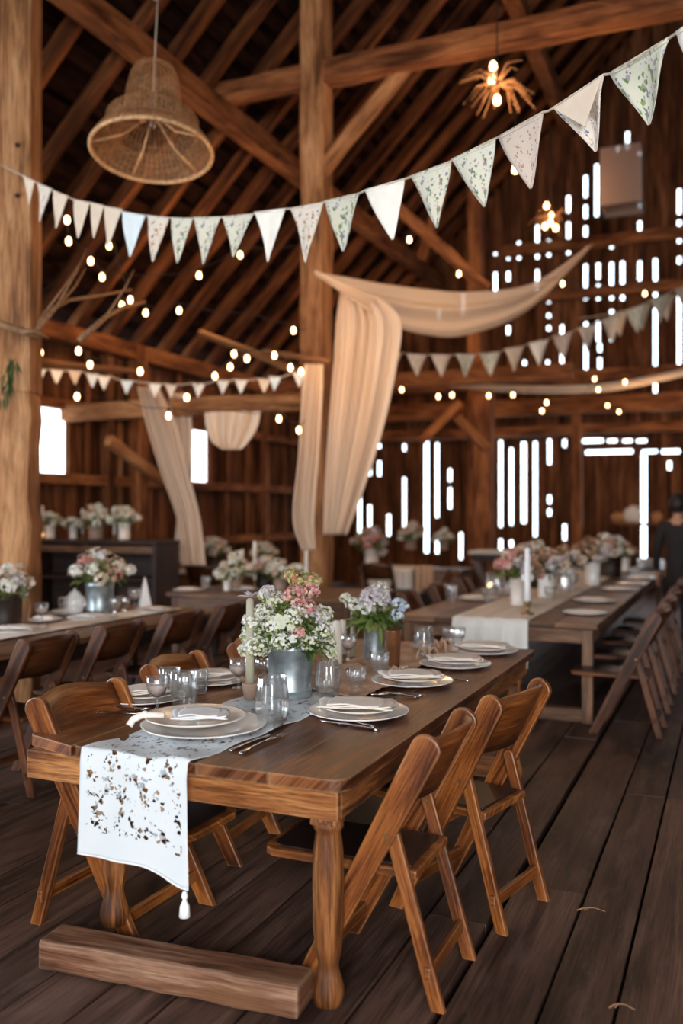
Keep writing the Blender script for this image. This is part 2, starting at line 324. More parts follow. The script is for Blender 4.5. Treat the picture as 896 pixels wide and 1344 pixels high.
    def sheet(s, fn, nu, nv, su=1, sv=1):
        g = [[s.bm.verts.new(fn(i/nu, j/nv)) for j in range(nv+1)] for i in range(nu+1)]
        for i in range(nu):
            for j in range(nv):
                s.face([g[i][j], g[i+1][j], g[i+1][j+1], g[i][j+1]], [(i/nu*su, j/nv*sv), ((i+1)/nu*su, j/nv*sv), ((i+1)/nu*su, (j+1)/nv*sv), (i/nu*su, (j+1)/nv*sv)])
        return s
    def flower(s, p, nrm, r, k=5, cup=.25):
        p, nrm = Vector(p), Vector(nrm).normalized(); a = nrm.orthogonal().normalized(); b = nrm.cross(a); ph = random.random()*6
        c = s.bm.verts.new(p); ring = []
        for i in range(2*k):
            t = ph+PI*i/k; rr = r if i % 2 == 0 else r*.78
            ring.append(s.bm.verts.new(p+(a*math.cos(t)+b*math.sin(t))*rr+nrm*r*cup*(1.3 if i % 2 == 0 else .8)))
        for i in range(2*k): s.face([c, ring[i], ring[(i+1) % (2*k)]])
        return s
    def leaf(s, p, d, L, wd, droop=.3):
        p, d = Vector(p), Vector(d).normalized(); sd = d.cross(Vector((random.uniform(-.4, .4), random.uniform(-.4, .4), 1))).normalized(); up = sd.cross(d)
        q = [p, p+d*L*.35+sd*wd/2-up*L*droop*.1, p+d*L*.7+sd*wd*.36-up*L*droop*.4, p+d*L-up*L*droop, p+d*L*.7-sd*wd*.36-up*L*droop*.4, p+d*L*.35-sd*wd/2-up*L*droop*.1]
        v = [s.bm.verts.new(x) for x in q]; m1 = s.bm.verts.new(p+d*L*.35-up*(L*droop*.1+wd*.12)); m2 = s.bm.verts.new(p+d*L*.7-up*(L*droop*.4+wd*.08))
        for f in ((v[0], v[1], m1), (v[1], v[2], m2, m1), (v[2], v[3], m2), (v[0], m1, v[5]), (m1, m2, v[4], v[5]), (m2, v[3], v[4])): s.face(list(f))
        return s
    def ball(s, c, r, sub=1, sc_=(1, 1, 1)):
        g = bmesh.ops.create_icosphere(s.bm, subdivisions=sub, radius=r)
        for v in g['verts']: v.co = Vector((v.co.x*sc_[0], v.co.y*sc_[1], v.co.z*sc_[2]))+Vector(c)
        return s
    def build(s, name, mat, parent=None, smooth=False, bevel=0, solid=0, sub=0, bseg=2):
        me = bpy.data.meshes.new(name); bmesh.ops.recalc_face_normals(s.bm, faces=s.bm.faces) if not solid else None
        s.bm.to_mesh(me); s.bm.free(); me.materials.append(mat)
        if smooth:
            for p in me.polygons: p.use_smooth = True
        o = bpy.data.objects.new(name, me); C.objects.link(o)
        if parent: o.parent = parent
        if bevel:
            b = o.modifiers.new('bevel', 'BEVEL'); b.width = bevel; b.segments = bseg; b.limit_method = 'ANGLE'; b.angle_limit = .7
        if solid:
            q = o.modifiers.new('solid', 'SOLIDIFY'); q.thickness = solid; q.offset = 0
        if sub:
            q = o.modifiers.new('sub', 'SUBSURF'); q.levels = sub; q.render_levels = sub
        return o
def tag(o, label, cat=None, group=None, kind=None):
    if label: o['label'] = label
    if cat: o['category'] = cat
    if group: o['group'] = group
    if kind: o['kind'] = kind
    return o
def empty(name, loc=(0, 0, 0), rz=0, label=None, cat=None, group=None):
    o = bpy.data.objects.new(name, None); C.objects.link(o); o.location = loc; o.rotation_euler = (0, 0, rz); o.empty_display_size = .1
    return tag(o, label, cat, group)
KID = {}
def dup(o, loc=None, rz=None, label=None, group=None, parent=None, scale=None):
    c = o.copy(); C.objects.link(c); c.parent = parent
    for ch in [x for x in list(o.children)]: dup(ch, parent=c)
    if loc is not None: c.location = loc
    if rz is not None: c.rotation_euler = (0, 0, rz)
    if scale is not None: c.scale = (scale,)*3 if not isinstance(scale, tuple) else scale
    if label: c['label'] = label
    if group: c['group'] = group
    return c
def struct(o, label=None):
    o['kind'] = 'structure'
    if label: o['label'] = label
    return o
class Proto:
    """first call moves the original, later calls copy it"""
    def __init__(s, o): s.o = o; s.used = False
    def put(s, loc, rz=0, label=None, group=None, scale=None):
        if not s.used:
            s.used = True; o = s.o; o.location = loc; o.rotation_euler = (0, 0, rz)
            if scale is not None: o.scale = (scale,)*3 if not isinstance(scale, tuple) else scale
            if label: o['label'] = label
            if group: o['group'] = group
            return o
        return dup(s.o, loc, rz, label, group, None, scale if scale is not None else 1)
# ================================================================== THE BARN SHELL
XW, YF, YB, EAVE = 8.5, 19.0, -5.2, 4.1          # half width, far gable, rear gable, eave height; 45 degree roof
RZ = EAVE+XW                                      # ridge height
# floor: boards run along the barn
m = MB(); x = -XW-.1; edges = [x]
while x < -.86: x += random.uniform(.22, .34); edges.append(min(x, -.86) if x > -1.05 else x)
edges = [e for e in edges if e < -.84]+[-.86, -.571, -.348, -.10]
x = -.10
while x < XW: x += random.uniform(.22, .34); edges.append(x)
for i in range(len(edges)-1):
    a, b = edges[i], edges[i+1]
    if b-a < .08: continue
    ys = [YB-.2]
    y = YB+random.uniform(.5, 3.2)
    if -.6 < a < -.2: ys += [1.1, 5.42, 9.6, 14.2]
    else:
        while y < YF: ys.append(y); y += random.uniform(3, 4.6)
    ys.append(YF+.2)
    for j in range(len(ys)-1):
        dz = random.uniform(-.004, 0)
        m.box(a+.006, b-.006, ys[j]+.004, ys[j+1]-.004, -.05+dz, dz, 'y')
fl = struct(m.build('floor', M['floor'], bevel=.004), 'worn reddish brown plank floor of the barn')
m = MB(); m.box(-XW-.2, XW+.2, YB-.3, YF+.3, -.12, -.055, 'y')
struct(m.build('floor_underlay', M['roof'], fl))

# wall builder: vertical boards with real gaps
def boarded(name, a0, a1, ztop, holes, place, th=.03, bw=.23, mat='board', gap=.006):
    """a = coordinate along the wall; ztop(a) = top height; holes (a0,a1,z0,z1); place(a,z,t) -> world"""
    cuts = sorted(set([a0, a1]+[h[0] for h in holes]+[h[1] for h in holes])); cuts = [c for c in cuts if a0 <= c <= a1]
    m = MB()
    for c0, c1 in zip(cuts[:-1], cuts[1:]):
        if c1-c0 < .004: continue
        n = max(1, round((c1-c0)/bw)); mid = (c0+c1)/2
        hs = sorted([(h[2], h[3]) for h in holes if h[0] <= mid <= h[1]])
        for k in range(n):
            b0 = c0+(c1-c0)*k/n; b1 = c0+(c1-c0)*(k+1)/n; off = random.uniform(0, .025)
            z = 0; segs = []
            for h0, h1 in hs:
                if h0 > z: segs.append((z, h0))
                z = max(z, h1)
            segs.append((z, 99))
            for z0, z1 in segs:
                t0, t1 = min(z1, ztop(b0)), min(z1, ztop(b1))
                if max(t0, t1) <= z0+.01: continue
                t0 = max(t0, z0+.001); t1 = max(t1, z0+.001); g = 0 if (n == 1 or True) else gap
                pts = [place(b0, z0, off), place(b1, z0, off), place(b1, t1, off), place(b0, t0, off)]
                m.ext(pts, place(0, 0, off+th)-place(0, 0, off), (0, 0, 1))
    return struct(m.build(name, M[mat]))
roofz = lambda X: RZ-abs(X)
# far gable: measured gaps between the boards
holes = []
def HX(px): k = (px-448)/F; D = YF/(k*ST+CT); return k*CT*D-D*ST, D
def hole(px, w_, y0, y1, slim=.52):
    X, D = HX(px); ww = w_*D/F*slim
    holes.append((X-ww/2, X+ww/2, 1.6+(672-y1+2.5)*D/F, 1.6+(672-y0-2.5)*D/F))
up = {750: [(340, 396)], 725: [(374, 402)], 782: [(390, 552), (575, 617), (680, 740)], 640: [(455, 522), (533, 577), (588, 647), (688, 792)], 669: [(425, 572)],
      595: [(508, 562), (578, 672)], 513: [(585, 648), (663, 683), (703, 770)], 543: [(623, 677), (765, 800), (818, 838), (850, 872)], 465: [(628, 685)],
      437: [(655, 686), (708, 742), (850, 882)], 403: [(658, 674), (710, 802)], 708: [(608, 657), (683, 792), (808, 832), (848, 900)], 673: [(685, 737), (740, 792), (838, 900)],
      737: [(680, 792)], 823: [(673, 783), (803, 1045)], 886: [(490, 566), (572, 642), (668, 696), (760, 990)], 318: [(765, 832)], 345: [(780, 836)], 255: [(808, 842)], 370: [(723, 752), (884, 900)],
      578: [(848, 1005)], 641: [(840, 1002)]}
for k, v in up.items():
    for a, b in v: hole(448+k/2, 8, a/2, b/2)
up2 = {540: [(45, 112)], 480: [(45, 118)], 440: [(68, 114)], 677: [(0, 32), (38, 78)], 100: [(0, 35)], 370: [(-20, 15)],
       47: [(350, 512)], 73: [(310, 357), (425, 530)], 123: [(450, 515)], 164: [(265, 292), (353, 522)], 250: [(262, 467), (500, 562)],
       284: [(330, 372), (380, 444), (500, 520)], 313: [(498, 577)], 345: [(262, 440)], 370.5: [(470, 500)], 417: [(255, 492), (515, 572)], 445: [(275, 487), (518, 545), (558, 600)],
       508: [(258, 517)], 545: [(252, 327), (400, 430), (436, 462)], 585: [(253, 282), (476, 527)], 860: [(310, 342)], 98: [(310, 358), (265, 285)]}
for k, v in up2.items():
    for a, b in v: hole(448+k/2, 8 if k > 10 else 8, 448+a/2, 448+b/2)
hole(448+222/2, 11, 448+245/2, 448+560/2); hole(448+478/2, 12, 448+260/2, 448+482/2); hole(448+793/2, 13, 593, 735)
def hband(p0, p1, yc, hpx):
    X0, D0 = HX(p0); X1, D1 = HX(p1); z = 1.6+(672-yc)*(D0+D1)/2/F; h = hpx*(D0+D1)/2/F/2
    holes.append((X0, X1, z-h, z+h))
hband(760, 791, 578.5, 5); hband(797, 809, 578.5, 4); hband(817, 829, 578.5, 4); hband(835, 848, 578.5, 4)
hband(768, 830, 593, 5); hband(842, 862, 592.5, 4); hband(868, 892, 592.5, 5)
for k in range(26):                                # unseen part of the gable, right of the frame
    X = .3+k*.29+random.uniform(-.04, .04); z = random.uniform(.8, 5); holes.append((X, X+.05, z, z+random.uniform(.3, 1.6)))
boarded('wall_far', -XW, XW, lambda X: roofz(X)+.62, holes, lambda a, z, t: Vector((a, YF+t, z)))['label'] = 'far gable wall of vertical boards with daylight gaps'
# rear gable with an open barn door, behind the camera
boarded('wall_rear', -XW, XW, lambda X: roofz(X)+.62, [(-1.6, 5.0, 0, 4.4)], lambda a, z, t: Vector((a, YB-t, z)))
# side walls
Wn = [onX(57, 578, -XW), onX(262, 598, -XW)]
lw = [(9.45, 10.15, 2.12, 3.02), (Wn[1].y-.26, Wn[1].y+.26, 2.05, 3.12), (.3, 2.9, 0, 3.4)]
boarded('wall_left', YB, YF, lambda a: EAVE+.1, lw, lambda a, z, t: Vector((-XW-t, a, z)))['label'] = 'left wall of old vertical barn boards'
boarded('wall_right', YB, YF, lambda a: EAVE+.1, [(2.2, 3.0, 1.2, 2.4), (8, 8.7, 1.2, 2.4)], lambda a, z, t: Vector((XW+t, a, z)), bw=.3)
for i, h in enumerate(lw[:2]):
    m = MB(); a, b, z0, z1 = h
    for q in ((a-.05, z0, a-.05, z1), (b+.05, z0, b+.05, z1)): m.box(-XW-.05, -XW+.03, q[0]-.03, q[0]+.03, z0-.08, z1+.08, 'z')
    m.box(-XW-.05, -XW+.03, a-.08, b+.08, z1+.02, z1+.09, 'y'); m.box(-XW-.05, -XW+.05, a-.1, b+.1, z0-.09, z0-.01, 'y')
    o = struct(m.build('window_%d' % (i+1), M['beam'], bevel=.004), ['bright small barn window beside the large left post', 'narrow bright barn window left of the cream drape'][i])
    m = MB(); m.box(-XW-.04, -XW-.03, a-.02, b+.02, z0-.02, z1+.02, 'z'); m.build('pane', M['pane'], o)
# roof: rafters and spaced boards under a closed deck
for s_, nme in ((-1, 'ceiling_left'), (1, 'ceiling_right')):
    m = MB()
    P0, P1 = Vector((s_*(XW+.25), 0, EAVE-.25)), Vector((0, 0, RZ)); n_ = Vector((s_*1, 0, 1)).normalized()
    m.ext([P0+n_*.36+Vector((0, YB-.4, 0)), P1+n_*.36+Vector((0, YB-.4, 0)), P1+n_*.36+Vector((0, YF+.4, 0)), P0+n_*.36+Vector((0, YF+.4, 0))], n_*.04, (0, 1, 0))
    L_ = (P1-P0).length; d_ = (P1-P0)/L_; t = .1
    while t < L_:
        c = P0+d_*t+n_*.27; wd = random.uniform(.13, .2)
        y = YB-.3
        while y < YF+.2:
            y2 = min(y+random.uniform(3, 5), YF+.3)
            m.bar(c+Vector((0, y, 0)), c+Vector((0, y2-.01, 0)), wd, .025, up=n_); y = y2
        t += wd+random.uniform(.10, .17)
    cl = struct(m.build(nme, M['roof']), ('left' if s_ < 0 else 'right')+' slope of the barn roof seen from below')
    y = YB+.3; k = 0
    while y < YF:
        mm = MB(); jy = random.uniform(-.04, .04)
        a = P0+n_*.16+Vector((0, y, 0)); b = P1+n_*.16+Vector((0, y+jy, 0)); c = a.lerp(b, .5)
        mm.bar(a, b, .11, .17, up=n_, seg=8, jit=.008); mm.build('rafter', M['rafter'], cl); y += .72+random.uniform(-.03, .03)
    # purlins carried by the posts
    for t, sz in ((.31, .24), (.64, .24), (.97, .2)):
        X = s_*XW*(1-t); mm = MB(); z = roofz(X)-.17
        mm.bar((X, YB, z), (X, YF, z), sz, sz, seg=20, jit=.012); mm.build('purlin', M['beam'], cl)
# ---------------- timber frame
def beam(name, p0, p1, w_, h_, label, cat='beam', mat='beam', group=None, seg=10, jit=.008, up=(0, 0, 1)):
    m = MB(); m.bar(p0, p1, w_, h_, up=up, seg=seg, jit=jit)
    return tag(m.build(name, M[mat], bevel=.012, bseg=1), label, cat, group)
lp = Vector((-5.32, 5.75, 0))
# big left post: two timbers bolted side by side on a rougher foot
t = empty('timber_post', lp, 0, 'thick pale timber post at the left edge behind the left table', 'post')
m = MB(); m.bar((.02, 0, 2.55), (.02, 0, 7.0), .27, .3, up=(CT, ST, 0), seg=14, jit=.004); m.build('shaft', M['post'], t, bevel=.01)
m = MB(); m.bar((-.16, -.06, 0), (-.16, -.06, 7.0), .10, .26, up=(CT, ST, 0), seg=14, jit=.003); m.build('side_plank', M['post'], t, bevel=.01)
m = MB(); m.bar((.02, 0, 0), (.02, 0, 2.56), .26, .29, up=(CT, ST, 0), seg=12, jit=.016, w1=.27); m.build('foot_timber', M['post'], t, bevel=.01)
m = MB()
for zz in (4.5, 4.1): m.ball((.12, -.12, zz), .022)
m.build('peg', M['dark_bg'], t)
cp = Vector((-4.6, 9.97, 0))
beam('timber_post', cp, cp+Vector((0, 0, 8.05)), .30, .30, 'tall central timber post with the cream swag tied to it', 'post', 'post', seg=20, jit=.010)
beam('timber_post', (-4.4, 16.6, 0), (-4.4, 16.6, 8.2), .27, .27, 'timber post deep in the barn just right of the cream hanging drape', 'post', 'beam')
p = onY(635, 700, 16.2); beam('timber_post', (p.x, 16.2, 0), (p.x, 16.2, 4.3), .32, .32, 'dark timber post between the bright lower wall gaps', 'post', 'beam')
p = onY(757, 700, 18.6); beam('timber_post', (p.x, 18.6, 0), (p.x, 18.6, 4.0), .2, .2, 'timber post left of the barn door with the bright vertical gap', 'post', 'beam')
p = onY(245, 450, 13.6); beam('timber_post', (p.x, 13.6, 0), (p.x, 13.6, roofz(p.x)), .25, .25, 'timber post behind the crossed cream drape on the left', 'post', 'beam')
p = onX(185, 600, -8.2); beam('timber_post', (-8.25, p.y, 0), (-8.25, p.y, 4.1), .22, .22, 'upright wall timber left of the crossed cream drape', 'post', 'beam')
for i, yy in enumerate((8.4, 10.9, 15.6, 17.6)):
    beam('timber_post', (-8.38, yy, 0), (-8.38, yy, 4.1), .16, .16, 'slim upright timber of the left barn wall', 'post', 'board', 'slim left wall uprights')
beam('timber_post', (4.6, 9.97, 0), (4.6, 9.97, 8.05), .30, .30, 'timber post on the right side of the barn beyond the frame', 'post', 'beam')
beam('tie_beam', (-6.0, 9.95, 6.82), (6.0, 9.95, 6.82), .22, .26, 'long heavy tie beam crossing high above, right of the central post', seg=26, jit=.014)
beam('tie_beam', (-8.4, 10.0, 2.95), (-4.5, 10.0, 2.93), .22, .22, 'light brown horizontal beam left of the central post above the small swag', mat='post', jit=.008)
beam('brace', (-4.6, 9.9, 5.55), W(541, 76, 10.62), .13, .16, 'pale diagonal brace from the central post up to the tie beam', 'brace', 'post')
beam('brace', W(510, 262, 14.5), W(640, 380, 14.5), .14, .16, 'diagonal brace running down to the right behind the large swag', 'brace')
beam('brace', W(590, 222, 17), W(552, 340, 17), .16, .18, 'diagonal brace right of the hanging bulb above the swag', 'brace')
beam('brace', onX(142, 578, -8.02), onX(218, 634, -8.02), .12, .16, 'diagonal wall brace between the left window and the crossed drape', 'brace', 'post')
beam('brace', W(604, 528, 16.4), W(552, 580, 16.4), .14, .16, 'short diagonal brace under the loft beam right of the drape', 'brace')
beam('brace', W(640, 590, 16.1), W(600, 548, 16.1), .14, .16, 'short diagonal brace rising left from the dark post', 'brace')
for i, (y0, y1, yy, s_) in enumerate(((545, 545, 18.3, .34), (512, 508, 18.5, .28), (574, 572, 18.6, .2), (400, 398, 18.8, .2), (338, 334, 18.8, .22))):
    a = onY(470 if i < 3 else 600, y0, yy); X0 = a.x
    beam('wall_girt', (X0 if i < 3 else -6.6+i*.55, yy, a.z), (7.0, yy, a.z), .18, s_, ['broad loft beam above the lower wall gaps', 'loft beam directly under the low sagging drape', 'door height beam across the far wall', 'girt behind the second bunting on the far gable', 'upper girt across the far gable'][i])
beam('loft_beam', (-7.0, 14.0, 3.72), (-2.2, 14.0, 3.72), .2, .24, 'loft beam behind the top of the crossed cream drape')
beam('wall_plate', (-8.3, 5, 4.0), (-8.3, YF, 4.0), .24, .24, 'long plate beam along the top of the left wall', seg=20)
for i, z in enumerate((1.1, 2.05, 3.05)):
    beam('wall_girt', (-8.36, 5.5, z), (-8.36, YF, z), .1, .14, ['low', 'middle', 'upper'][i]+' horizontal girt of the left barn wall', seg=16)
for i in range(16):
    a = 6.6+i*.78
    if 9.2 < a < 10.4 or abs(a-Wn[1].y) < .5: continue
    m = MB(); m.bar((-8.44, a, 0), (-8.44+random.uniform(-.01, .02), a+random.uniform(-.08, .08), 4), .09, .05, up=(1, 0, 0), seg=6, jit=.01)
    tag(m.build('batten', M['post' if i % 3 == 0 else 'beam'], bevel=.006), 'vertical batten nailed to the boards of the left wall', 'batten', 'battens on the left wall')
m = MB(); m.tube([W(262, 437, 12), W(330, 462, 11.6), W(398, 492, 11)], .045, 8, .055); tag(m.build('pole', M['post'], smooth=True), 'slanting pole running down to the central post under the rafters', 'pole')
m = MB(); m.tube([W(345, 462, 10.8), W(390, 468, 10.5), W(432, 474, 10.0)], .035, 8); tag(m.build('pole', M['post'], smooth=True), 'short level pole ending at the central post', 'pole')
m = MB(); m.tube([W(40, 473, 7.6), W(80, 478, 9.0), W(115, 482, 10), W(160, 486, 11.5), onX(190, 488, -8.3)], .04, 8); tag(m.build('pole', M['post'], smooth=True), 'level pole above the small left bunting beside the big post', 'pole')
# bent dry branches right of the left post
for k, (pts, r_, lb) in enumerate(([[(50, 432), (60, 410), (90, 394), (130, 388), (172, 380)], .022, 'long bent dry branch beside the left post, upper one'], [[(105, 446), (140, 415), (160, 404), (190, 396)], .026, 'short bent dry branch below the long one by the left post'],
                           [[(52, 430), (75, 402), (98, 376), (112, 352)], .018, 'steep thin dry branch rising from the left post'])):
    m = MB(); P = [W(a, b, 7.0+i*.25) for i, (a, b) in enumerate(pts)]; m.tube(P, r_, 7, r_*.5)
    m.tube([P[1], P[1].lerp(P[2], .5)+Vector((.1, 0, .18)), P[2]+Vector((.12, 0, .3))], r_*.5, 5, .004); tag(m.build('dry_branch', M['twig'], smooth=True), lb, 'branch')
m = MB(); m.tube([W(-12, 420, 6.9), W(10, 428, 6.9), W(35, 436, 6.95), W(52, 441, 7.0)], .03, 7); m.tube([W(30, 436, 6.9), W(44, 434, 6.9), W(64, 444, 7.0)], .022, 7, .01)
tag(m.build('dry_branch', M['twig'], smooth=True), 'thick gnarled branch tied across the left post', 'branch')
m = MB()
for i in range(90):
    t_ = random.random(); p = W(20, 467, 6.95).lerp(W(9, 524, 6.95), t_); m.leaf(p+Vector((random.uniform(-.03, .03), random.uniform(-.05, .02), 0)), (random.uniform(-.6, .6), random.uniform(-.6, .2), -1), random.uniform(.07, .14), .014, .1)
tag(m.build('greenery_sprig', M['leafd']), 'small sprig of evergreen hanging on the left post', 'greenery')

# ================================================================== FABRIC
def path(P, t):
    n = len(P)-1; f = min(max(t, 0), 1)*n; i = min(int(f), n-1); u = f-i
    a, b, c, d = P[max(i-1, 0)], P[i], P[i+1], P[min(i+2, n)]
    return .5*((2*b)+(c-a)*u+(2*a-5*b+4*c-d)*u*u+(3*b-a-3*c+d)*u**3)
def swag(top, bot, mat, label, folds=2.2, amp=.045, nu=60, nv=26, name='fabric_swag'):
    m = MB(); 
    def f(u, v):
        a, b = path(top, u), path(bot, u); p = a.lerp(b, v)
        k = math.sin(v*PI); return p+Vector((ST, -CT, 0))*(amp*math.sin(v*folds*2*PI+u*3)*(.4+k)+k*.10)+Vector((0, 0, amp*.2*math.sin(v*folds*PI*2+1)))
    m.sheet(f, nu, nv); return tag(m.build(name, mat, smooth=True, solid=.003), label, 'drape')
def V(px, py, D): return W(px, py, D)
swag([V(412, 359, 9.75), V(450, 364, 9.9), V(505, 374, 10.3), V(560, 381, 10.7), V(620, 384, 11.2), V(700, 372, 11.9), V(774, 322, 12.6)],
     [V(415, 362, 9.75), V(462, 395, 9.9), V(505, 424, 10.3), V(556, 440, 10.7), V(615, 440, 11.2), V(695, 406, 11.9), V(775, 325, 12.6)], M['gauze_s'],
     'large cream gauze swag sagging from the central post to the right')
def hang(pairs, mat, label, folds=7, amp=.06, name='hanging_drape', nu=90, nv=40):
    """pairs: (y, xl, xr, D) rows from top to bottom"""
    A = [W(xl, y, D) for y, xl, xr, D in pairs]; B = [W(xr, y, D) for y, xl, xr, D in pairs]
    m = MB()
    def f(u, v):
        a, b = path(A, v), path(B, v); p = a.lerp(b, u)
        w_ = u+.10*math.sin(u*5.1+len(pairs))+.03*math.sin(u*17)
        return p+Vector((ST, -CT, 0))*amp*(.75*math.sin(w_*folds*2*PI+.9*math.sin(v*3))+.8*noise.noise(Vector((u*folds*1.7, v*1.3, folds)))+.25*math.sin(w_*folds*5.3*PI+v*2))
    m.sheet(f, nu, nv); return tag(m.build(name, mat, smooth=True, solid=.003), label, 'drape')
hang([(385, 446, 486, 10.05), (420, 441, 524, 10.1), (480, 437, 520, 10.1), (560, 431, 503, 10.1), (640, 426, 478, 10.1), (702, 424, 455, 10.1)], M['gauze'], 'long cream drape falling just right of the central post', 6, .07)
hang([(478, 399, 424, 9.7), (520, 396, 423, 9.7), (600, 391, 418, 9.7), (680, 384, 412, 9.7), (722, 396, 414, 9.7)], M['gauze'], 'narrow cream drape hanging in front of the central post', 4, .05)
hang([(508, 180, 208, 11.6), (560, 192, 232, 11.5), (620, 210, 247, 11.4), (680, 231, 262, 11.3), (742, 238, 270, 11.2)], M['gauze'], 'cream drape falling diagonally in front of the left wall', 5, .06)
hang([(516, 222, 248, 11.75), (580, 226, 252, 11.7), (640, 232, 246, 11.6), (680, 232, 246, 11.5), (738, 226, 242, 11.4)], M['gauze'], 'straight cream drape crossing behind the diagonal one', 3, .05)
hang([(540, 268, 342, 10.2), (560, 270, 338, 10.2), (580, 278, 326, 10.2), (590, 292, 316, 10.2)], M['gauze_s'], 'small sagging cream cloth pinned under the horizontal beam', 4, .04)
swag([V(524, 497, 15), V(600, 503, 15.2), V(700, 507, 15.5), V(800, 503, 15.8), V(900, 484, 16)], [V(524, 500, 15), V(600, 509, 15.2), V(700, 517, 15.5), V(800, 514, 15.8), V(900, 494, 16)], M['gauze_s'],
     'thin low gauze garland sagging under the second bunting', 2, .03)
# bunting
def bunting(flags, D0, D1, x0, x1, label, r_=.006, mats=None, ext=None):
    dep = lambda x: D0+(D1-D0)*(x-x0)/(x1-x0)
    root = empty('bunting', W(flags[0][0], flags[0][2], dep(flags[0][0])), 0, label, 'bunting'); o = root.location.copy()
    cord = []
    if ext: cord.append(W(*ext[0], dep(ext[0][0])))
    for i, (xl, xr, yl, yr, tx, ty) in enumerate(flags):
        a, b = W(xl, yl, dep(xl)), W(xr, yr, dep(xr)); tp = W(tx, ty, dep((xl+xr)/2)); cord += [a, b]
        m = MB(); ph = random.random()*6; nrm = (b-a).cross(Vector((0, 0, 1))).normalized(); L = (b-a).length
        def f(u, v, a=a, b=b, tp=tp):
            v = v*.985; e = a.lerp(b, u); q = e.lerp(tp+(e-(a+b)/2)*.03, v)
            curl = .16*L*math.sin(u*PI*1.5+ph)*v*(1-v)*1.6+.06*L*math.sin(v*4+ph)*v
            return q+nrm*curl*(1-.3*v)-o
        m.sheet(f, 10, 12, L, (tp-(a+b)/2).length); m.sheet(lambda u, v: f(u, v*.07)+nrm*.004+Vector((0, 0, .004)), 8, 2, L, .02)
        m.build('pennant', mats[i % len(mats)], root, smooth=True, solid=.0025)
    if ext: cord.append(W(*ext[1], dep(ext[1][0])))
    m = MB(); P = []
    for i in range(len(cord)-1):
        P.append(cord[i]-o)
        if (cord[i+1]-cord[i]).length > .05: P.append((cord[i]+cord[i+1])/2-o-Vector((0, 0, .004)))
    P.append(cord[-1]-o); m.tube(P, r_, 6); m.build('cord', M['cord'], root, smooth=True)
    return root
fr = [(31, 46, 231, 238, 38, 270), (49, 68, 240, 248, 53, 292), (70, 90, 250, 258, 73, 300), (97, 118, 262, 266, 101, 313), (119, 136, 266, 270, 122, 313), (137, 161, 271, 275, 141, 325),
      (161, 191, 278, 283, 169, 337), (194, 222, 283, 286, 199, 344), (225, 253, 286, 287, 231, 346), (255, 290, 286, 285, 267, 348), (292, 333, 285, 281, 307, 338), (334, 375, 279, 274, 353, 345),
      (381, 424, 274, 266, 402, 346), (427, 471, 264, 254, 449, 331), (479, 531, 250, 235, 513, 315), (539, 592, 232, 212, 573, 300), (593, 650, 210, 182, 634, 272), (654, 713, 180, 147, 694, 248),
      (726, 793, 142, 98, 783, 200), (800, 878, 97, 50, 852, 165), (888, 950, 43, 0, 930, 120)]
fm = [M[k] for k in ('pn1', 'pn0', 'pn1', 'pn1', 'pn1', 'pn1', 'pn3', 'pn4', 'pn5', 'pn5', 'pn5', 'pn2', 'pn4', 'pn6', 'pn2', 'pn5', 'pn5', 'pn7', 'pn0', 'pn6', 'pn2')]
fb = bunting(fr, 7.0, 3.2, 31, 900, 'long floral bunting sweeping across the top of the view', .006, fm, [(2, 216), (960, -8)])
# plain over-flap on the two-tone pennant
o = fb.location.copy(); dp = lambda x: 7.0+(3.2-7.0)*(x-31)/869
m = MB(); a, b, c = W(727, 143, dp(727)-.02), W(790, 100, dp(790)-.02), W(767, 166, dp(760)-.03)
m.sheet(lambda u, v: a.lerp(b, u).lerp(c, v*.98)-o, 8, 8); m.build('pennant_flap', M['pn1'], fb, solid=.002)
b2 = [(470+i*32, 470+i*32+26, y, y+dy, 470+i*32+13, y+30) for i, (y, dy) in enumerate([(436, 8), (462, 1), (464, 2), (465, 1), (465, 0), (464, -2), (458, -4), (450, -5), (441, -6), (431, -7), (420, -9), (407, -9), (394, -10), (380, -10)])]
b2[0] = (452, 470, 427, 436, 462, 462)
bunting(b2, 11.0, 13.5, 450, 900, 'second floral bunting in front of the far gable, right of the drape', .008, [M[k] for k in ('pn5', 'pn7', 'pn4', 'pn1', 'pn5', 'pn5', 'pn1', 'pn2', 'pn7', 'pn0', 'pn1', 'pn5', 'pn6', 'pn7')], [(440, 424), (905, 368)])
b3 = [(x, x+17, y, y+1, x+8, y+19) for x, y in ((44, 484), (66, 485), (90, 486), (113, 490), (128, 493), (158, 499), (195, 503), (216, 504), (252, 503), (284, 499), (308, 498), (338, 497), (352, 494), (384, 489))]
bunting(b3, 10.5, 9.9, 44, 400, 'pale small bunting low on the left below the rafters', .008, [M[k] for k in ('pn2', 'pn2', 'pn1', 'pn3', 'pn2', 'pn3', 'pn2', 'pn1', 'pn2')], [(40, 483), (402, 486)])
b4 = [(x, x+24, y, y-5, x+13, y+30) for x, y in ((800, 412), (830, 404), (862, 392))]
bunting(b4, 14.5, 14.8, 800, 900, 'short upper run of bunting at the right edge on the gable', .008, [M['pn1'], M['pn5'], M['pn7']], [(760, 418), (905, 372)])

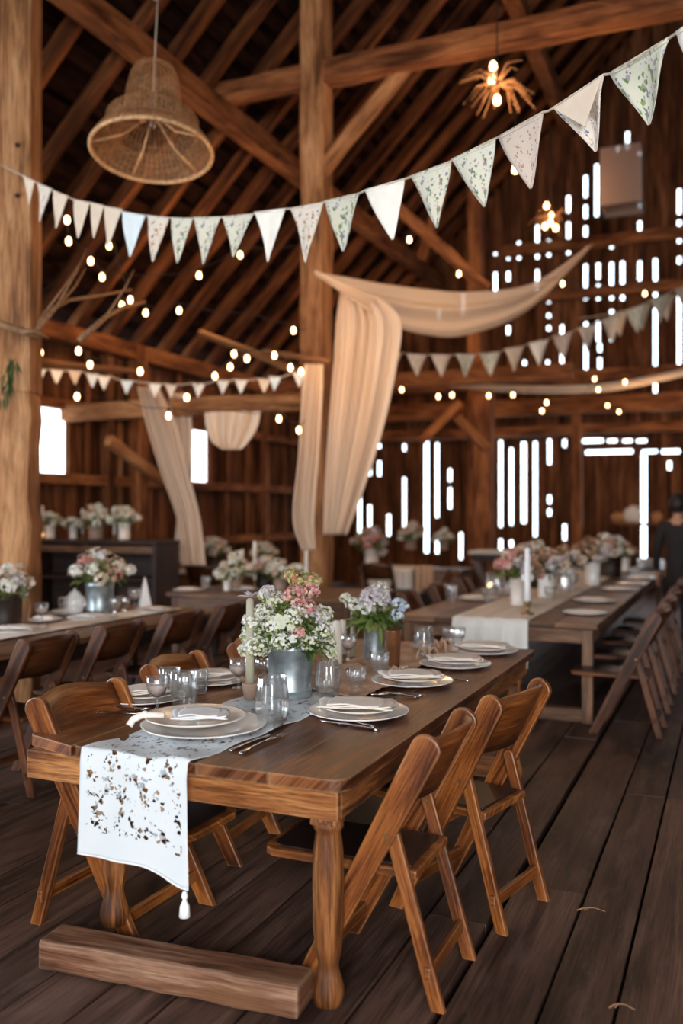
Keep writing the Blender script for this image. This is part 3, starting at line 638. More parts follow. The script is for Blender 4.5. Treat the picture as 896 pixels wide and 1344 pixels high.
# ================================================================== LAMPS
lc = W(199, 199, 7.2); lroot = empty('wicker_pendant_lamp', lc, 0, 'large bell shaped wicker pendant lamp hanging at upper left', 'lamp'); lroot.rotation_euler = (Matrix.Rotation(math.radians(-9), 3, Vector((CT, ST, 0)))).to_euler()
def wick(prof, name, nn=60, th=.0045, skip=1):
    m = MB(); m.lathe(prof, n=nn); bm = m.bm
    bmesh.ops.wireframe(bm, faces=bm.faces[:], thickness=th, use_replace=True, use_even_offset=True)
    return m.build(name, M['wicker'], lroot)
def dens(prof, k):
    out = []
    for (r0, z0), (r1, z1) in zip(prof[:-1], prof[1:]): out += [(r0+(r1-r0)*i/k, z0+(z1-z0)*i/k) for i in range(k)]
    return out+[prof[-1]]
wick(dens([(.47, 0), (.462, .05), (.43, .10), (.38, .14), (.33, .16)], 6), 'brim')
wick(dens([(.33, .16), (.37, .20), (.36, .27), (.30, .31), (.22, .32)], 4), 'shoulder_ring', 56)
wick(dens([(.232, .32), (.225, .42), (.215, .52), (.19, .64), (.165, .70), (.10, .71)], 5), 'drum', 44)
wick(dens([(.44, .03), (.33, .08), (.24, .20)], 6), 'inner_shade', 52, .004)
m = MB(); m.tube([(.472*math.cos(a*PI/24), .472*math.sin(a*PI/24), 0) for a in range(49)], .016, 8); m.build('rim_hoop', M['wicker'], lroot, True)
for k in range(5):
    m = MB(); a = k*PI*2/5; m.tube([(.46*math.cos(a), .46*math.sin(a), .02), (.22*math.cos(a), .22*math.sin(a), .12), (.03*math.cos(a), .03*math.sin(a), .3)], .010, 6); m.build('inner_spoke', M['wicker'], lroot, True)
m = MB(); m.lathe([(0, .5), (.02, .5), (.02, .34), (.03, .30), (.034, .26), (.024, .21), (0, .195)], n=14); m.build('lamp_bulb', M['glass'], lroot, True)
m = MB(); m.tube([(0, 0, .4), (0, 0, 1.0), (.006, 0, 1.35)], .006, 6); m.tube([(.04*math.cos(t/5), 0, 1.38+.05*math.sin(t/5)) for t in range(24)], .007, 6); m.tube([(0, 0, 1.43), (0, .01, 2.6)], .005, 5); m.build('hanging_cord', M['cord'], lroot, True)

bulbs = []
def strand(pts, D0, D1, label, sag=8, blb=None):
    """pts in order along the wire; capital entries carry a bulb"""
    n = len(pts); D = lambda i: D0+(D1-D0)*i/(n-1)
    root = empty('string_lights', W(*pts[0][:2], D0), 0, label, 'string lights', 'warm string lights'); o = root.location.copy()
    P = []
    for i, p in enumerate(pts):
        q = W(p[0], p[1], D(i)); P.append(q-o+Vector((0, 0, .07)))
        if i < n-1:
            q2 = W(*pts[i+1][:2], D(i+1)); P.append((q+q2)/2-o+Vector((0, 0, .07-sag/F*D0*.5)))
        if len(p) == 2:
            m = MB(); r_ = .024; m.lathe([(0, -.04), (.016, -.034), (r_, -.012), (r_*.85, .012), (.012, .03), (0, .03)], q-o, 10); b = m.build('bulb', M['bulb'], root, True)
            m = MB(); m.lathe([(.013, .028), (.013, .065), (0, .07)], q-o, 8); m.build('socket', M['blackcord'], b, True)
    m = MB(); m.tube([path(P, k/(4*(len(P)-1))) for k in range(4*(len(P)-1)+1)], .004, 5); m.build('cable', M['blackcord'], root, True)
    return root
strand([(40, 290, 0), (88, 288), (90, 316), (119, 342), (134, 363), (200, 370, 0), (261, 361), (315, 334), (395, 330, 0)], 7.6, 9.6, 'string of bulbs just below the left half of the long bunting')
strand([(50, 395, 0), (143, 322), (171, 393), (160, 400), (191, 410), (235, 407), (330, 420, 0), (385, 433), (405, 440, 0)], 9, 10, 'string of bulbs crossing in front of the left rafters')
strand([(30, 450, 0), (53, 462), (103, 460), (118, 478), (184, 487), (245, 521), (282, 493), (302, 481), (324, 470), (307, 464), (360, 466), (381, 482), (395, 487)], 8.5, 9.7, 'string of bulbs above the small left bunting reaching the central post')
strand([(60, 505, 0), (101, 520), (160, 535, 0), (221, 545), (300, 548, 0), (366, 549), (392, 564), (400, 560, 0)], 8.8, 9.6, 'low string of bulbs crossing in front of the left wall and drapes')
strand([(433, 300, 0), (537, 314), (602, 359), (680, 372, 0), (738, 372), (790, 380, 0), (846, 385), (900, 370, 0)], 10.5, 13, 'string of bulbs around the top of the large swag')
strand([(500, 500, 0), (527, 511), (575, 520), (593, 518), (641, 519), (673, 518), (717, 528), (711, 539), (785, 511), (780, 497), (820, 501), (860, 507), (900, 500, 0)], 12.5, 14, 'string of bulbs along the loft beams on the right')
strand([(690, 520, 0), (727, 487), (760, 500, 0), (797, 532), (812, 540), (900, 545, 0)], 15, 15.5, 'farther short string of bulbs over the far door')
# twig chandeliers
def chandelier(px, py, D, bl, R_, label, n=30):
    c = W(px, py, D); root = empty('twig_chandelier', c, 0, label, 'chandelier')
    m = MB()
    for i in range(n):
        a = random.random()*2*PI; e = random.uniform(-.75, .45); L = R_*random.uniform(.6, 1.1); d = Vector((math.cos(a)*math.cos(e), math.sin(a)*math.cos(e), math.sin(e)))
        q = d*L*.5+Vector((0, 0, .05)); m.tube([d*.04, q, d*L+Vector((random.uniform(-.08, .08), random.uniform(-.08, .08), -.06))], .009, 5, .003)
    m.build('twigs', M['twig'], root)
    for (bx, by) in bl:
        q = W(bx, by, D)-c; m = MB(); m.lathe([(0, -.05), (.022, -.042), (.036, -.015), (.03, .018), (.015, .045), (0, .045)], q, 12); b = m.build('bulb', M['bulb'], root, True)
        m = MB(); m.lathe([(.016, .043), (.016, .08), (0, .085)], q, 8); m.build('socket', M['brass'], b, True)
    m = MB(); m.tube([(0, 0, 0), (0, 0, 1.4)], .008, 5); m.build('chain', M['blackcord'], root)
chandelier(652, 108, 9.0, [(647, 87), (645, 104), (652, 131)], .42, 'twiggy chandelier with three bulbs under the tie beam')
point('chandelier_glow', W(650, 118, 8.9), 7, (1, .56, .25), .06)
chandelier(722, 286, 14, [(717, 270), (723, 283), (715, 297), (729, 299), (722, 292)], .38, 'cluster of bulbs with twigs left of the grey cloth lantern', 24)
c = W(676, 222, 10); r_ = empty('hanging_bulb', c, 0, 'single hanging bulb behind the pink pennant at upper right', 'bulb')
m = MB(); m.lathe([(0, -.05), (.022, -.042), (.036, -.015), (.03, .018), (.015, .045), (0, .045)], n=12); m.build('bulb', M['bulb'], r_, True)
m = MB(); m.tube([(0, 0, .04), (0, 0, 1.2)], .005, 5); m.build('cable', M['blackcord'], r_)
# cloth lantern
c = W(817, 276, 13.5); r_ = empty('cloth_lantern', c, 0, 'square grey cloth lantern hanging before the far gable', 'lantern')
m = MB(); s_ = .29; z1 = .86
def lf(u, v):
    t = u*4; i = int(t) % 4; f = t-int(t) if u < 1 else 0; cs = [(-s_, -s_), (s_, -s_), (s_, s_), (-s_, s_)]; a, b = cs[i], cs[(i+1) % 4]
    return Vector((a[0]+(b[0]-a[0])*f, a[1]+(b[1]-a[1])*f, z1*v))*1.0+Vector((0, 0, 0))+Vector((random.uniform(-.004, .004), 0, 0))
m.sheet(lf, 40, 6); m.build('shade', M['lantern'], r_, solid=.004)
for z in (0, z1):
    m = MB()
    for a, b in (((-s_, -s_), (s_, -s_)), ((s_, -s_), (s_, s_)), ((s_, s_), (-s_, s_)), ((-s_, s_), (-s_, -s_))): m.tube([(*a, z), (*b, z)], .012, 6)
    m.build('frame', M['dark_bg'], r_)
m = MB(); m.tube([(0, 0, z1), (0, 0, z1+1.2)], .008, 5)
for a in ((-s_, -s_), (s_, s_), (-s_, s_), (s_, -s_)): m.tube([(*a, z1), (0, 0, z1+.2)], .005, 4)
m.build('hanging_cord', M['blackcord'], r_)

# ================================================================== FURNITURE
TZ = .76
def table(name, x0, x1, y0, y1, label, mats, legs=None, along='y', apron=.11, planks=5, over=.05, rail=None, zt=TZ, th=.045, round_near=False, legm=None, cat='table', leg_w=.08):
    root = empty(name, (x0, y0, 0), 0, label, cat); T, A = mats; X, Y = x1-x0, y1-y0
    m = MB()
    if along == 'y':
        for k in range(planks):
            a, b = X*k/planks, X*(k+1)/planks-.002
            if round_near:
                yl = [.085, .02, 0, 0, 0][k] if planks == 5 else 0; pts = []
                def arc(cx, cy, r, a0, a1): return [(cx+r*math.cos(a0+(a1-a0)*q/6), cy+r*math.sin(a0+(a1-a0)*q/6)) for q in range(7)]
                r0 = .06 if k == 0 else (.035 if k == 1 else .003); r1 = .07 if k == planks-1 else .003
                pts = arc(a+r0, yl+r0, r0, PI, 1.5*PI)+arc(b-r1, (yl if k != 0 else .02)+r1, r1, -PI/2, 0)+[(b, Y-.03), (b-.01, Y), (a+.01, Y), (a, Y-.03)]
                dz = random.uniform(-.002, .001)
                m.ext([(p[0], p[1], zt-th+dz) for p in pts], (0, 0, th), (0, 1, 0))
            else: m.box(a, b, 0, Y, zt-th, zt, 'y')
    else:
        for k in range(planks): m.box(0, X, Y*k/planks, Y*(k+1)/planks-.002, zt-th, zt, 'x')
    m.build('tabletop', T, root, bevel=.008)
    for q in ((over, X-over, over, over+.03, 'x'), (over, X-over, Y-over-.03, Y-over, 'x'), (over, over+.03, over+.03, Y-over-.03, 'y'), (X-over-.03, X-over, over+.03, Y-over-.03, 'y')):
        m = MB(); m.box(q[0], q[1], q[2], q[3], zt-th-apron, zt-th-.001, q[4]); m.build('apron', A, root, bevel=.004)
    if legs is None:
        e = over+leg_w/2-.006
        legs = [(e, e), (X-e, e), (e, Y-e), (X-e, Y-e)]
        for lx, ly in legs:
            m = MB(); m.box(lx-leg_w/2, lx+leg_w/2, ly-leg_w/2, ly+leg_w/2, 0, zt-th-.002, 'z'); m.build('leg', legm or A, root, bevel=.006)
    if rail:
        for ry in rail:
            m = MB(); m.box(over, X-over, ry-.05, ry+.05, 0.0, .10, 'x'); m.build('floor_rail', legm or A, root, bevel=.01)
    return root
# main table ---------------------------------------------------------
MX0, MX1, MY0, MY1 = -2.46, -1.11, 2.62, 5.60
mt = table('farm_table', MX0, MX1, MY0, MY1, 'long rustic farm table in the foreground with a lace runner over its end', (M['top'], M['apron']), legs=[], round_near=True, apron=.105, over=.045, th=.042)
def turned(lx, ly, foot):
    m = MB(); zt = TZ-.043
    m.lathe([(0, foot), (.046, foot), (.053, foot+.03), (.052, foot+.055), (.040, foot+.095), (.034, foot+.12), (.035, foot+.135), (.043, foot+.17), (.047, foot+.2), (.046, foot+.215), (.050, foot+.24), (.052, .40), (.049, .50), (.042, .555), (.043, .565), (.050, .575), (.050, .60), (0, .60)], (lx-MX0, ly-MY0, 0), 20)
    m.build('leg', M['apron'], mt, smooth=True, bevel=0)
    m = MB(); m.bar((lx-MX0, ly-MY0, .585), (lx-MX0, ly-MY0, zt), .092, .092, up=(0, 1, 0), seg=3, jit=.003); m.build('leg_block', M['apron'], mt, bevel=.01)
for lx, ly, ft in ((-2.07, 2.735, .105), (-1.215, 2.725, .0), (-2.30, 5.46, 0), (-1.215, 5.46, 0)): turned(lx, ly, ft)
m = MB(); m.bar((-2.24-MX0, -.03, .053), (-1.262-MX0, .035, .053), .14, .105, seg=14, jit=.003); m.build('floor_rail', M['rail'], mt, bevel=.012)
m = MB(); m.bar((-2.25-MX0, 5.46-MY0, .053), (-1.27-MX0, 5.46-MY0, .053), .12, .10, seg=10, jit=.005); m.build('floor_rail', M['apron'], mt, bevel=.01)
table('side_table', -5.02, -4.0, 2.2, 6.85, 'long brown banquet table at the left with three flower buckets', (M['tbl_bg'], M['dark_bg']), legm=M['dark_bg'])
table('side_table', -2.52, -.93, 7.02, 14.5, 'long banquet table at the right running back to the barn door', (M['tbl_bg'], M['tbl_bg']), rail=[.12], legm=M['tbl_bg'])
table('cross_table', -5.45, -3.35, 8.05, 9.35, 'plank fronted table set crosswise behind the left banquet table', (M['tbl_bg'], M['tbl_bg']), along='x', apron=.20, planks=4)
table('cross_table', -7.7, -5.9, 11.2, 12.0, 'brown table under a pale cloth near the diagonal drape', (M['tbl_bg'], M['tbl_bg']), along='x', apron=.3, planks=4)
table('cross_table', -5.2, -3.6, 12.7, 13.5, 'table with a white cloth behind the central post', (M['tbl_bg'], M['tbl_bg']), along='x', apron=.25, planks=4)
table('cross_table', -4.0, -2.4, 14.7, 15.4, 'dark high table under the bright lower wall gaps', (M['dark_bg'], M['dark_bg']), along='x', apron=.12, planks=3, zt=.95)
# sideboard with open shelves
sb = empty('sideboard', (-8.0, 8.75, 0), 0, 'dark open shelved sideboard along the left wall carrying flowers', 'sideboard')
def sbx(name, *a, mt_='dark_bg'): m = MB(); m.box(*a); m.build(name, M[mt_], sb, bevel=.006)
sbx('top', 0, 1.95, 0, .5, 1.225, 1.265); sbx('shelf', .04, 1.9, .02, .48, .80, .83); sbx('shelf', .04, 1.9, .02, .48, .36, .39); sbx('back_panel', .04, 1.9, .46, .49, .1, 1.2)
sbx('rail', .04, 1.9, .0, .03, 1.12, 1.20, mt_='tbl_bg')
for a in (0.0, .92, 1.88): sbx('upright', a, a+.06, .01, .49, 0, 1.225)
# wall shelf by the far door
p = onY(795, 684, 18.7); q = onY(872, 684, 18.7)
sh = empty('wall_shelf', (p.x, 18.55, p.z-.03), 0, 'small brown shelf fixed to the far door boards', 'shelf'); m = MB(); m.box(0, q.x-p.x, 0, .4, -.06, 0); m.build('board', M['beam'], sh, bevel=.01)
for a in (.15, q.x-p.x-.15): m = MB(); m.bar((a, .4, -.35), (a, .1, -.06), .05, .05); m.build('bracket', M['beam'], sh)
for k, (px, s_, mt_, lb) in enumerate(((812, (.16, .12, .12), 'bread', 'round brown loaf on the wall shelf left of the bright door gap'), (830, (.17, .13, .19), 'napkin', 'pale cloth bundle on the wall shelf beside the bright door gap'), (862, (.12, .1, .13), 'bread', 'brown loaf on the wall shelf right of the bright door gap'))):
    c = onY(px, 684, 18.75); m = MB(); m.ball((0, 0, 0), 1, 3, s_)
    for v in m.bm.verts: v.co *= 1+.16*noise.noise(v.co*9+Vector((k*7, 0, 0))); v.co.z = max(v.co.z, -s_[2]*.75)
    o = m.build(['bread_loaf', 'cloth_bundle', 'bread_loaf'][k], M[mt_], smooth=True); o.location = (c.x, 18.74, p.z-.03+s_[2]*.76); tag(o, lb, ['bread', 'cloth', 'bread'][k])

# folding chairs -------------------------------------------------------
def make_chair(mat, seatm, Wd=.44):
    root = empty('folding_chair', (0, 0, 0), 0, 'chair', 'chair'); hw = Wd/2
    def plank(p0, p1, wd, th, y, name, rnd=True, wd1=None):
        p0, p1 = Vector((p0[0], 0, p0[1])), Vector((p1[0], 0, p1[1])); d = (p1-p0).normalized(); n = Vector((d.z, 0, -d.x)); wd1 = wd1 or wd
        pts = [p0+n*wd/2, p0-n*wd/2]
        if rnd:
            pts = [Vector((p0.x+n.x*wd/2-d.x*0, 0, p0.z+n.z*wd/2)), p0-n*wd/2]
            # cut the foot level with the floor
            pts = [Vector((p0.x+wd/2/abs(d.z), 0, p0.z)), Vector((p0.x-wd/2/abs(d.z), 0, p0.z))] if n.x > 0 else [Vector((p0.x-wd/2/abs(d.z), 0, p0.z)), Vector((p0.x+wd/2/abs(d.z), 0, p0.z))]
            for q in range(9):
                a = PI*q/8; pts.append(p1-d*wd1*.42-n*math.cos(a)*wd1/2+d*math.sin(a)*wd1*.42)
        else: pts += [p1-n*wd1/2, p1+n*wd1/2]
        m = MB(); m.ext([q+Vector((0, y-th/2, 0)) for q in pts], (0, th, 0), d); return m.build(name, mat, root, bevel=.005)
    for s in (-1, 1):
        plank((.21, 0), (-.235, .885), .060, .026, s*(hw-.013), 'front_leg', wd1=.098)
        plank((-.245, 0), (-.085, .585), .046, .024, s*(hw-.042), 'rear_leg', wd1=.046)
        m = MB(); m.tube([(-.088, s*(hw-.06), .555), (-.088, s*(hw+.004), .555)], .008, 10); m.build('bolt', M['brass'], root)
    # curved back panel following the slope of the posts, hollowed for the back
    m = MB(); p = lambda z: .21-.445*z/.885
    def bf(off):
        def f(u, v):
            top = .868+.022*math.sin(u*PI); z = .655+(top-.655)*v; y = -hw+.026+(Wd-.052)*u
            return Vector((p(z)-.055*math.sin(u*PI)+off, y, z-off*.45))
        return f
    g1, g2 = bf(.0), bf(.014); n_ = 14
    m.sheet(g1, n_, 4, .4, .2); me_uv = m.uv
    for f in m.bm.faces:
        for l in f.loops: pass
    o = m.build('backrest', mat, root, smooth=True, solid=.016)
    # seat: framed slab with a dark inset pad
    m = MB(); def_c = [(.40, -hw+.075), (.385, -hw+.055), (-.17, -hw+.055), (-.17, hw-.055), (.385, hw-.055), (.40, hw-.075)]
    def_c = [(.33, -hw+.05), (-.17, -hw+.05), (-.17, hw-.05), (.33, hw-.05)]+[(.33+.055*math.cos(a), (hw-.105)*1.0*(1 if a > 0 else -1)+.055*math.sin(a)) for a in (PI/2*.8, PI/4, .05, -.05, -PI/4, -PI/2*.8)]
    m.ext([(a, b, .405) for a, b in def_c], (0, 0, .028), (1, 0, 0)); st = m.build('seat', mat, root, bevel=.006)
    m = MB(); m.ext([(.09+(a-.09)*.9, b*.87, .4335) for a, b in def_c], (0, 0, .008), (1, 0, 0)); m.build('seat_pad', seatm, st, bevel=.003)
    for x, z, w_ in ((.155, .11, .02), (-.215, .12, .02), (.012, .385, .03)):
        m = MB(); m.box(x-w_/2, x+w_/2, -hw+.02, hw-.02, z-.022, z+.022, 'y'); m.build('stretcher', mat, root, bevel=.004)
    return root
ch = Proto(make_chair(M['chair'], M['seat'])); chd = Proto(make_chair(M['chair_dark'], M['seat']))
FG = 'folding chairs around the front table'
# right side of the main table (facing -x)
ch.put((-1.12, 3.00, 0), PI, 'honey wooden folding chair nearest the camera, right side of front table', FG, (1.03, 1.06, 1.0))
ch.put((-1.00, 3.66, 0), PI-math.radians(13), 'honey wooden folding chair second along the right side of front table', FG, (1.0, 1.06, 1.02))
# left side (facing +x)
ch.put((-2.21, 2.99, 0), math.radians(-2), 'honey wooden folding chair at the near left corner of front table', FG, (1.1, 1.12, 1.0))
ch.put((-2.30, 3.82, 0), math.radians(3), 'folding chair second along the left side of front table', FG, (1.05, 1.06, 1.0))
ch.put((-2.28, 4.56, 0), 0, 'folding chair third along the left side, behind the goblet', FG)
ch.put((-2.28, 5.25, 0), 0, 'folding chair at the far left corner of front table', FG)
LG = 'dark folding chairs along the left banquet table'
for i, y in enumerate((2.75, 3.50, 4.20, 4.88, 5.62, 6.3)):
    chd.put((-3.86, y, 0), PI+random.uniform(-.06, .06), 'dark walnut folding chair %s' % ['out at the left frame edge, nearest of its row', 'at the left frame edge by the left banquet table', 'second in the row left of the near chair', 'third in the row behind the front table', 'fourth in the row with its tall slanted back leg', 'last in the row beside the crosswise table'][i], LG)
RG = 'folding chairs along the right banquet table'
for i, y in enumerate((7.0, 7.85, 8.7, 9.55, 10.4)):
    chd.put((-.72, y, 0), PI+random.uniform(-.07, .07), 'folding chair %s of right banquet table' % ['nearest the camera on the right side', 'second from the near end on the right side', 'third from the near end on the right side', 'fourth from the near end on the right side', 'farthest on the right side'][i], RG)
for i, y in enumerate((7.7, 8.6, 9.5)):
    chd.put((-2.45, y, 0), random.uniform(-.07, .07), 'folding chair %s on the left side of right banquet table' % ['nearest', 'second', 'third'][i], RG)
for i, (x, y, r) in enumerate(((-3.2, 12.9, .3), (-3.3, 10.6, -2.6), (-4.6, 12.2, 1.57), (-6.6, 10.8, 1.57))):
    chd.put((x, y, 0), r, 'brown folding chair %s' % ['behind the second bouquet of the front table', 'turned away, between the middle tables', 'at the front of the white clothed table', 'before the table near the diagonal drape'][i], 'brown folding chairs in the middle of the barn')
# burlap covered chair back
p = on(535, 800, .5); m = MB()
def bc(u, v): return Vector((-.22+.44*u+.0, .05*math.sin(u*PI)+(.16*v if False else 0)+.02*math.sin(u*20), .95-.6*v))
m.sheet(bc, 20, 10, .4, .6); o = m.build('chair_cover', M['burlap'], smooth=True, solid=.02); o.location = (-3.95, 12.15, 0); o.rotation_euler = (0, 0, .5); o.scale = (.6, .8, .9); tag(o, 'burlap cover hung over a chair back in the middle distance', 'chair cover')

# runner cloths ------------------------------------------------------------
def lace_runner():
    m = MB(); X0, X1 = -2.12, -1.67; hang_ = .365; Ln = 1.25
    def f(u, v):
        s = v*(hang_+Ln); x = X0+(X1-X0)*u
        zz = TZ+.006+.003*math.sin(x*30+s*9)
        if s < hang_:
            q = hang_-s; low = .055*(u**2)+.012*math.sin(u*9); r = q*(1+low*2.6)
            return Vector((x+.010*math.sin(q*9+u*4)-.004*q, MY0-.012-.012*math.sin(u*11+q*7)*min(1, q*8)-.012*min(1, q*20)+.004, zz-r))
        s -= hang_; return Vector((x+.03*math.sin(s*2.2)+.05*s, MY0-.012+s, zz+.004*math.sin(u*8+s*22)))
    m.sheet(f, 44, 130, X1-X0, hang_+Ln)
    o = m.build('lace_runner', M['lace'], smooth=True, solid=.002)
    tag(o, 'white lace table runner hanging over the near end of the front table', 'table runner')
    p = Vector((X1+.0, MY0-.03, TZ-.365*1.15-.0))
    t = MB(); t.lathe([(0, 0), (.008, -.004), (.011, -.02), (.006, -.028), (.016, -.05), (.019, -.085), (0, -.088)], p+Vector((-.006, -.002, 0)), 10); t.build('tassel', M['napkin_w'], o, smooth=True)
    # stitched hem lines
    for z in (.0,):
        t = MB(); t.tube([f(u/20, 0)+Vector((0, -.001, 0)) for u in range(21)], .003, 5); t.build('hem', M['napkin_w'], o, smooth=True)
lace_runner()
def flat_cloth(pts_l, pts_r, mat, name, label, nu=20, nv=60, amp=.006, cat='table runner', z=TZ, ruck=0):
    A = [Vector((x, y, z)) for x, y in pts_l]; B = [Vector((x, y, z)) for x, y in pts_r]; m = MB()
    def f(u, v):
        q = path(A, v).lerp(path(B, v), u); h = .006+amp+amp*noise.noise(q*9)+ruck*abs(noise.noise(q*14+Vector((3, 0, 0))))*(1-abs(2*u-1)*.6)
        return Vector((q.x, q.y, z+max(.004, h)))
    m.sheet(f, nu, nv, .4, 2); return tag(m.build(name, mat, smooth=True, solid=.003), label, cat)
flat_cloth([(-2.02, 3.85), (-1.98, 4.3), (-1.95, 4.8), (-1.92, 5.3), (-1.95, 5.5)], [(-1.52, 3.75), (-1.50, 4.3), (-1.55, 4.8), (-1.50, 5.3), (-1.55, 5.5)], M['burlap'], 'burlap_runner', 'rumpled burlap runner down the middle of the front table', 26, 90, .008, ruck=.035)
flat_cloth([(-4.68, 2.6), (-4.66, 4.5), (-4.68, 6.7)], [(-4.36, 2.6), (-4.38, 4.5), (-4.36, 6.7)], M['napkin'], 'cloth_runner', 'cream runner down the left banquet table', 12, 50, .004)
def end_runner(x0, x1, y0, y1, hang_, label, mat):
    m = MB()
    def f(u, v):
        s = v*(hang_+y1-y0); x = x0+(x1-x0)*u
        if s < hang_: q = hang_-s; return Vector((x, y0-.02-.018*math.sin(u*24+1)*min(1, q*6), TZ+.006-q))
        return Vector((x, y0-.02+s-hang_, TZ+.008+.004*math.sin(u*24)))
    m.sheet(f, 60, 70); tag(m.build('cloth_runner', mat, smooth=True, solid=.003), label, 'table runner')
end_runner(-2.05, -1.45, 7.02, 13.5, .37, 'pale cloth runner draped over the near end of the right banquet table', M['gauze_w'])
for (x0, x1, y0, y1, zt, h_, lb) in ((-7.72, -5.88, 11.18, 12.0, TZ, .06, 'pale cloth on the table near the diagonal drape'), (-5.0, -4.3, 12.68, 13.5, TZ, .30, 'white cloth falling over the front of the table behind the post'), (-4.02, -2.38, 14.68, 15.4, .95, .05, 'pale cloth on the dark high table under the wall gaps')):
    m = MB()
    def f(u, v):
        s = v*(h_+y1-y0); x = x0+(x1-x0)*u
        if s < h_: q = h_-s; return Vector((x, y0-.01-.01*math.sin(u*40), zt+.006-q))
        return Vector((x, y0-.01+s-h_, zt+.008))
    m.sheet(f, 60, 24); tag(m.build('tablecloth', M['gauze_w'], smooth=True, solid=.003), lb, 'tablecloth')

# ================================================================== TABLEWARE PROTOTYPES
def mesh_thing(name, m, mat, label, cat, group=None, **k): o = m.build(name, mat, **k); return tag(o, label, cat, group)
def plate_mb(r, h=.018, fl=0):
    m = MB(); m.lathe([(0, .004), (r*.55, .003), (r*.62, .006), (r*.74, h*.75), (r*.97, h), (r, h+.002), (r*.99, h-.003), (r*.74, h*.35), (r*.6, 0), (r*.5, 0), (0, .0005)], n=56, fl=fl, nf=7); return m
P_big = Proto(mesh_thing('dinner_plate', plate_mb(.21, .022, .004), M['plate'], 'p', 'plate', smooth=True))
P_small = Proto(mesh_thing('salad_plate', plate_mb(.165, .022, .006), M['plate_b'], 'p', 'plate', smooth=True))
def napkin_proto(mat, w_=.27, d_=.17):
    m = MB()
    for k, (a, b, z, r_) in enumerate(((w_, d_, .004, 0), (w_*.96, d_*.95, .009, .05), (w_*.72, d_*.9, .014, -.12))):
        def f(u, v):
            x = (u-.5)*a; y = (v-.5)*b; c, s = math.cos(r_), math.sin(r_); zz = z+.005*noise.noise(Vector((x*11+k*3, y*11, k)))+.002*math.sin(x*40+k)
            q = 1-.05*math.sin(v*6+k); return Vector(((x*c-y*s)*q, (x*s+y*c), zz))
        m.sheet(f, 16, 10)
    return Proto(mesh_thing('folded_napkin', m, mat, 'n', 'napkin', smooth=True, solid=.004))
NP, NW = napkin_proto(M['napkin']), napkin_proto(M['napkin_w'], .25, .16)
def cut_mb(kind, L=.21):
    m = MB(); th = .0022
    if kind == 'knife': prof = [(0, .005), (.02, .008), (.08, .007), (.10, .005), (.11, .009), (.15, .010), (.19, .009), (.205, .004), (.21, .001)]
    elif kind == 'fork': prof = [(0, .006), (.02, .009), (.05, .005), (.10, .003), (.13, .004), (.145, .010), (.16, .0125), (.165, .0125)]
    else: prof = [(0, .006), (.02, .009), (.05, .005), (.10, .003), (.14, .004), (.15, .010), (.165, .017), (.185, .019), (.20, .014), (.21, .004)]
    def zc(x): return .0035+.006*max(0, math.sin(x/L*PI*1.1))*(1 if kind != 'knife' else .3)
    rows = []
    for x, hw in prof: rows.append([m.bm.verts.new((x, s*hw, zc(x)+t)) for s, t in ((-1, -th), (1, -th), (1, th), (-1, th))])
    for a, b in zip(rows[:-1], rows[1:]):
        for k in range(4): m.face([a[k], a[(k+1) % 4], b[(k+1) % 4], b[k]])
    m.face(rows[0][::-1]); m.face(rows[-1])
    if kind == 'fork':
        for y in (-.0105, -.0035, .0035, .0105): m.tube([(.164, y, zc(.164)), (.185, y, zc(.18)+.001), (.212, y*.9, zc(.2)+.004)], .0019, 5, .0009)
    return m
CUT = {k: Proto(mesh_thing(k, cut_mb(k), M['steel'], 'c', 'cutlery', smooth=True)) for k in ('knife', 'fork')}
def lay(kind, a, b, label, s=1.0):
    A, B = on(*a, TZ), on(*b, TZ); d = B-A; s = d.length/.21
    CUT[kind].put((A.x, A.y, TZ+.001), math.atan2(d.y, d.x), label, 'cutlery on the front table', (s, min(1.25, s), 1.2))
# drinking glasses
def solidglass(outer, th, n=32, fl=0, nf=10, base=None):
    """outer: (r,z) upward; returns closed vessel"""
    inner = [(max(r-th, .0), max(z, outer[0][1]+(base or th*2))) for r, z in outer if z >= outer[0][1]+(base or th*2)*.9][::-1]
    m = MB(); m.lathe([(0, outer[0][1])]+outer+[(outer[-1][0]-th*.5, outer[-1][1]+th*.4)]+inner+[(0, inner[-1][1])], n=n, fl=fl, nf=nf); return m
def glass_thing(name, kind, label):
    root = empty(name, (0, 0, 0), 0, label, 'glass')
    if kind == 'tulip':
        solidglass([(.026, 0), (.034, .006), (.052, .03), (.062, .07), (.062, .10), (.055, .15), (.051, .185)], .0022, 60, .03, 10, .012).build('bowl', M['glass'], root, smooth=True)
    if kind == 'tumbler':
        solidglass([(.036, 0), (.040, .005), (.043, .05), (.047, .10), (.050, .135)], .003, 54, .05, 9, .012).build('bowl', M['glass'], root, smooth=True)
    if kind == 'small':
        solidglass([(.026, 0), (.030, .008), (.020, .02), (.024, .03), (.042, .055), (.046, .08), (.047, .115)], .0025, 48, .035, 8, .035).build('bowl', M['glass'], root, smooth=True)
    if kind == 'goblet':
        solidglass([(.006, .058), (.02, .062), (.038, .082), (.046, .11), (.047, .145)], .0022, 32, 0, 8, .004).build('bowl', M['glass'], root, smooth=True)
        m = MB(); m.lathe([(0, 0), (.034, 0), (.033, .004), (.010, .010), (.0065, .02), (.011, .032), (.0065, .044), (.007, .0575), (0, .0578)], n=24); m.build('stem', M['glass'], root, smooth=True)
        m = MB(); m.lathe([(0, .0655), (.02, .067), (.034, .084), (.0425, .108), (0, .109)], n=24); m.build('drink', M['drink'], root, smooth=True)
    return Proto(root)
G = {k: glass_thing(n, k, 'g') for k, n in (('tulip', 'stemless_glass'), ('tumbler', 'cut_tumbler'), ('small', 'footed_glass'), ('goblet', 'goblet'))}
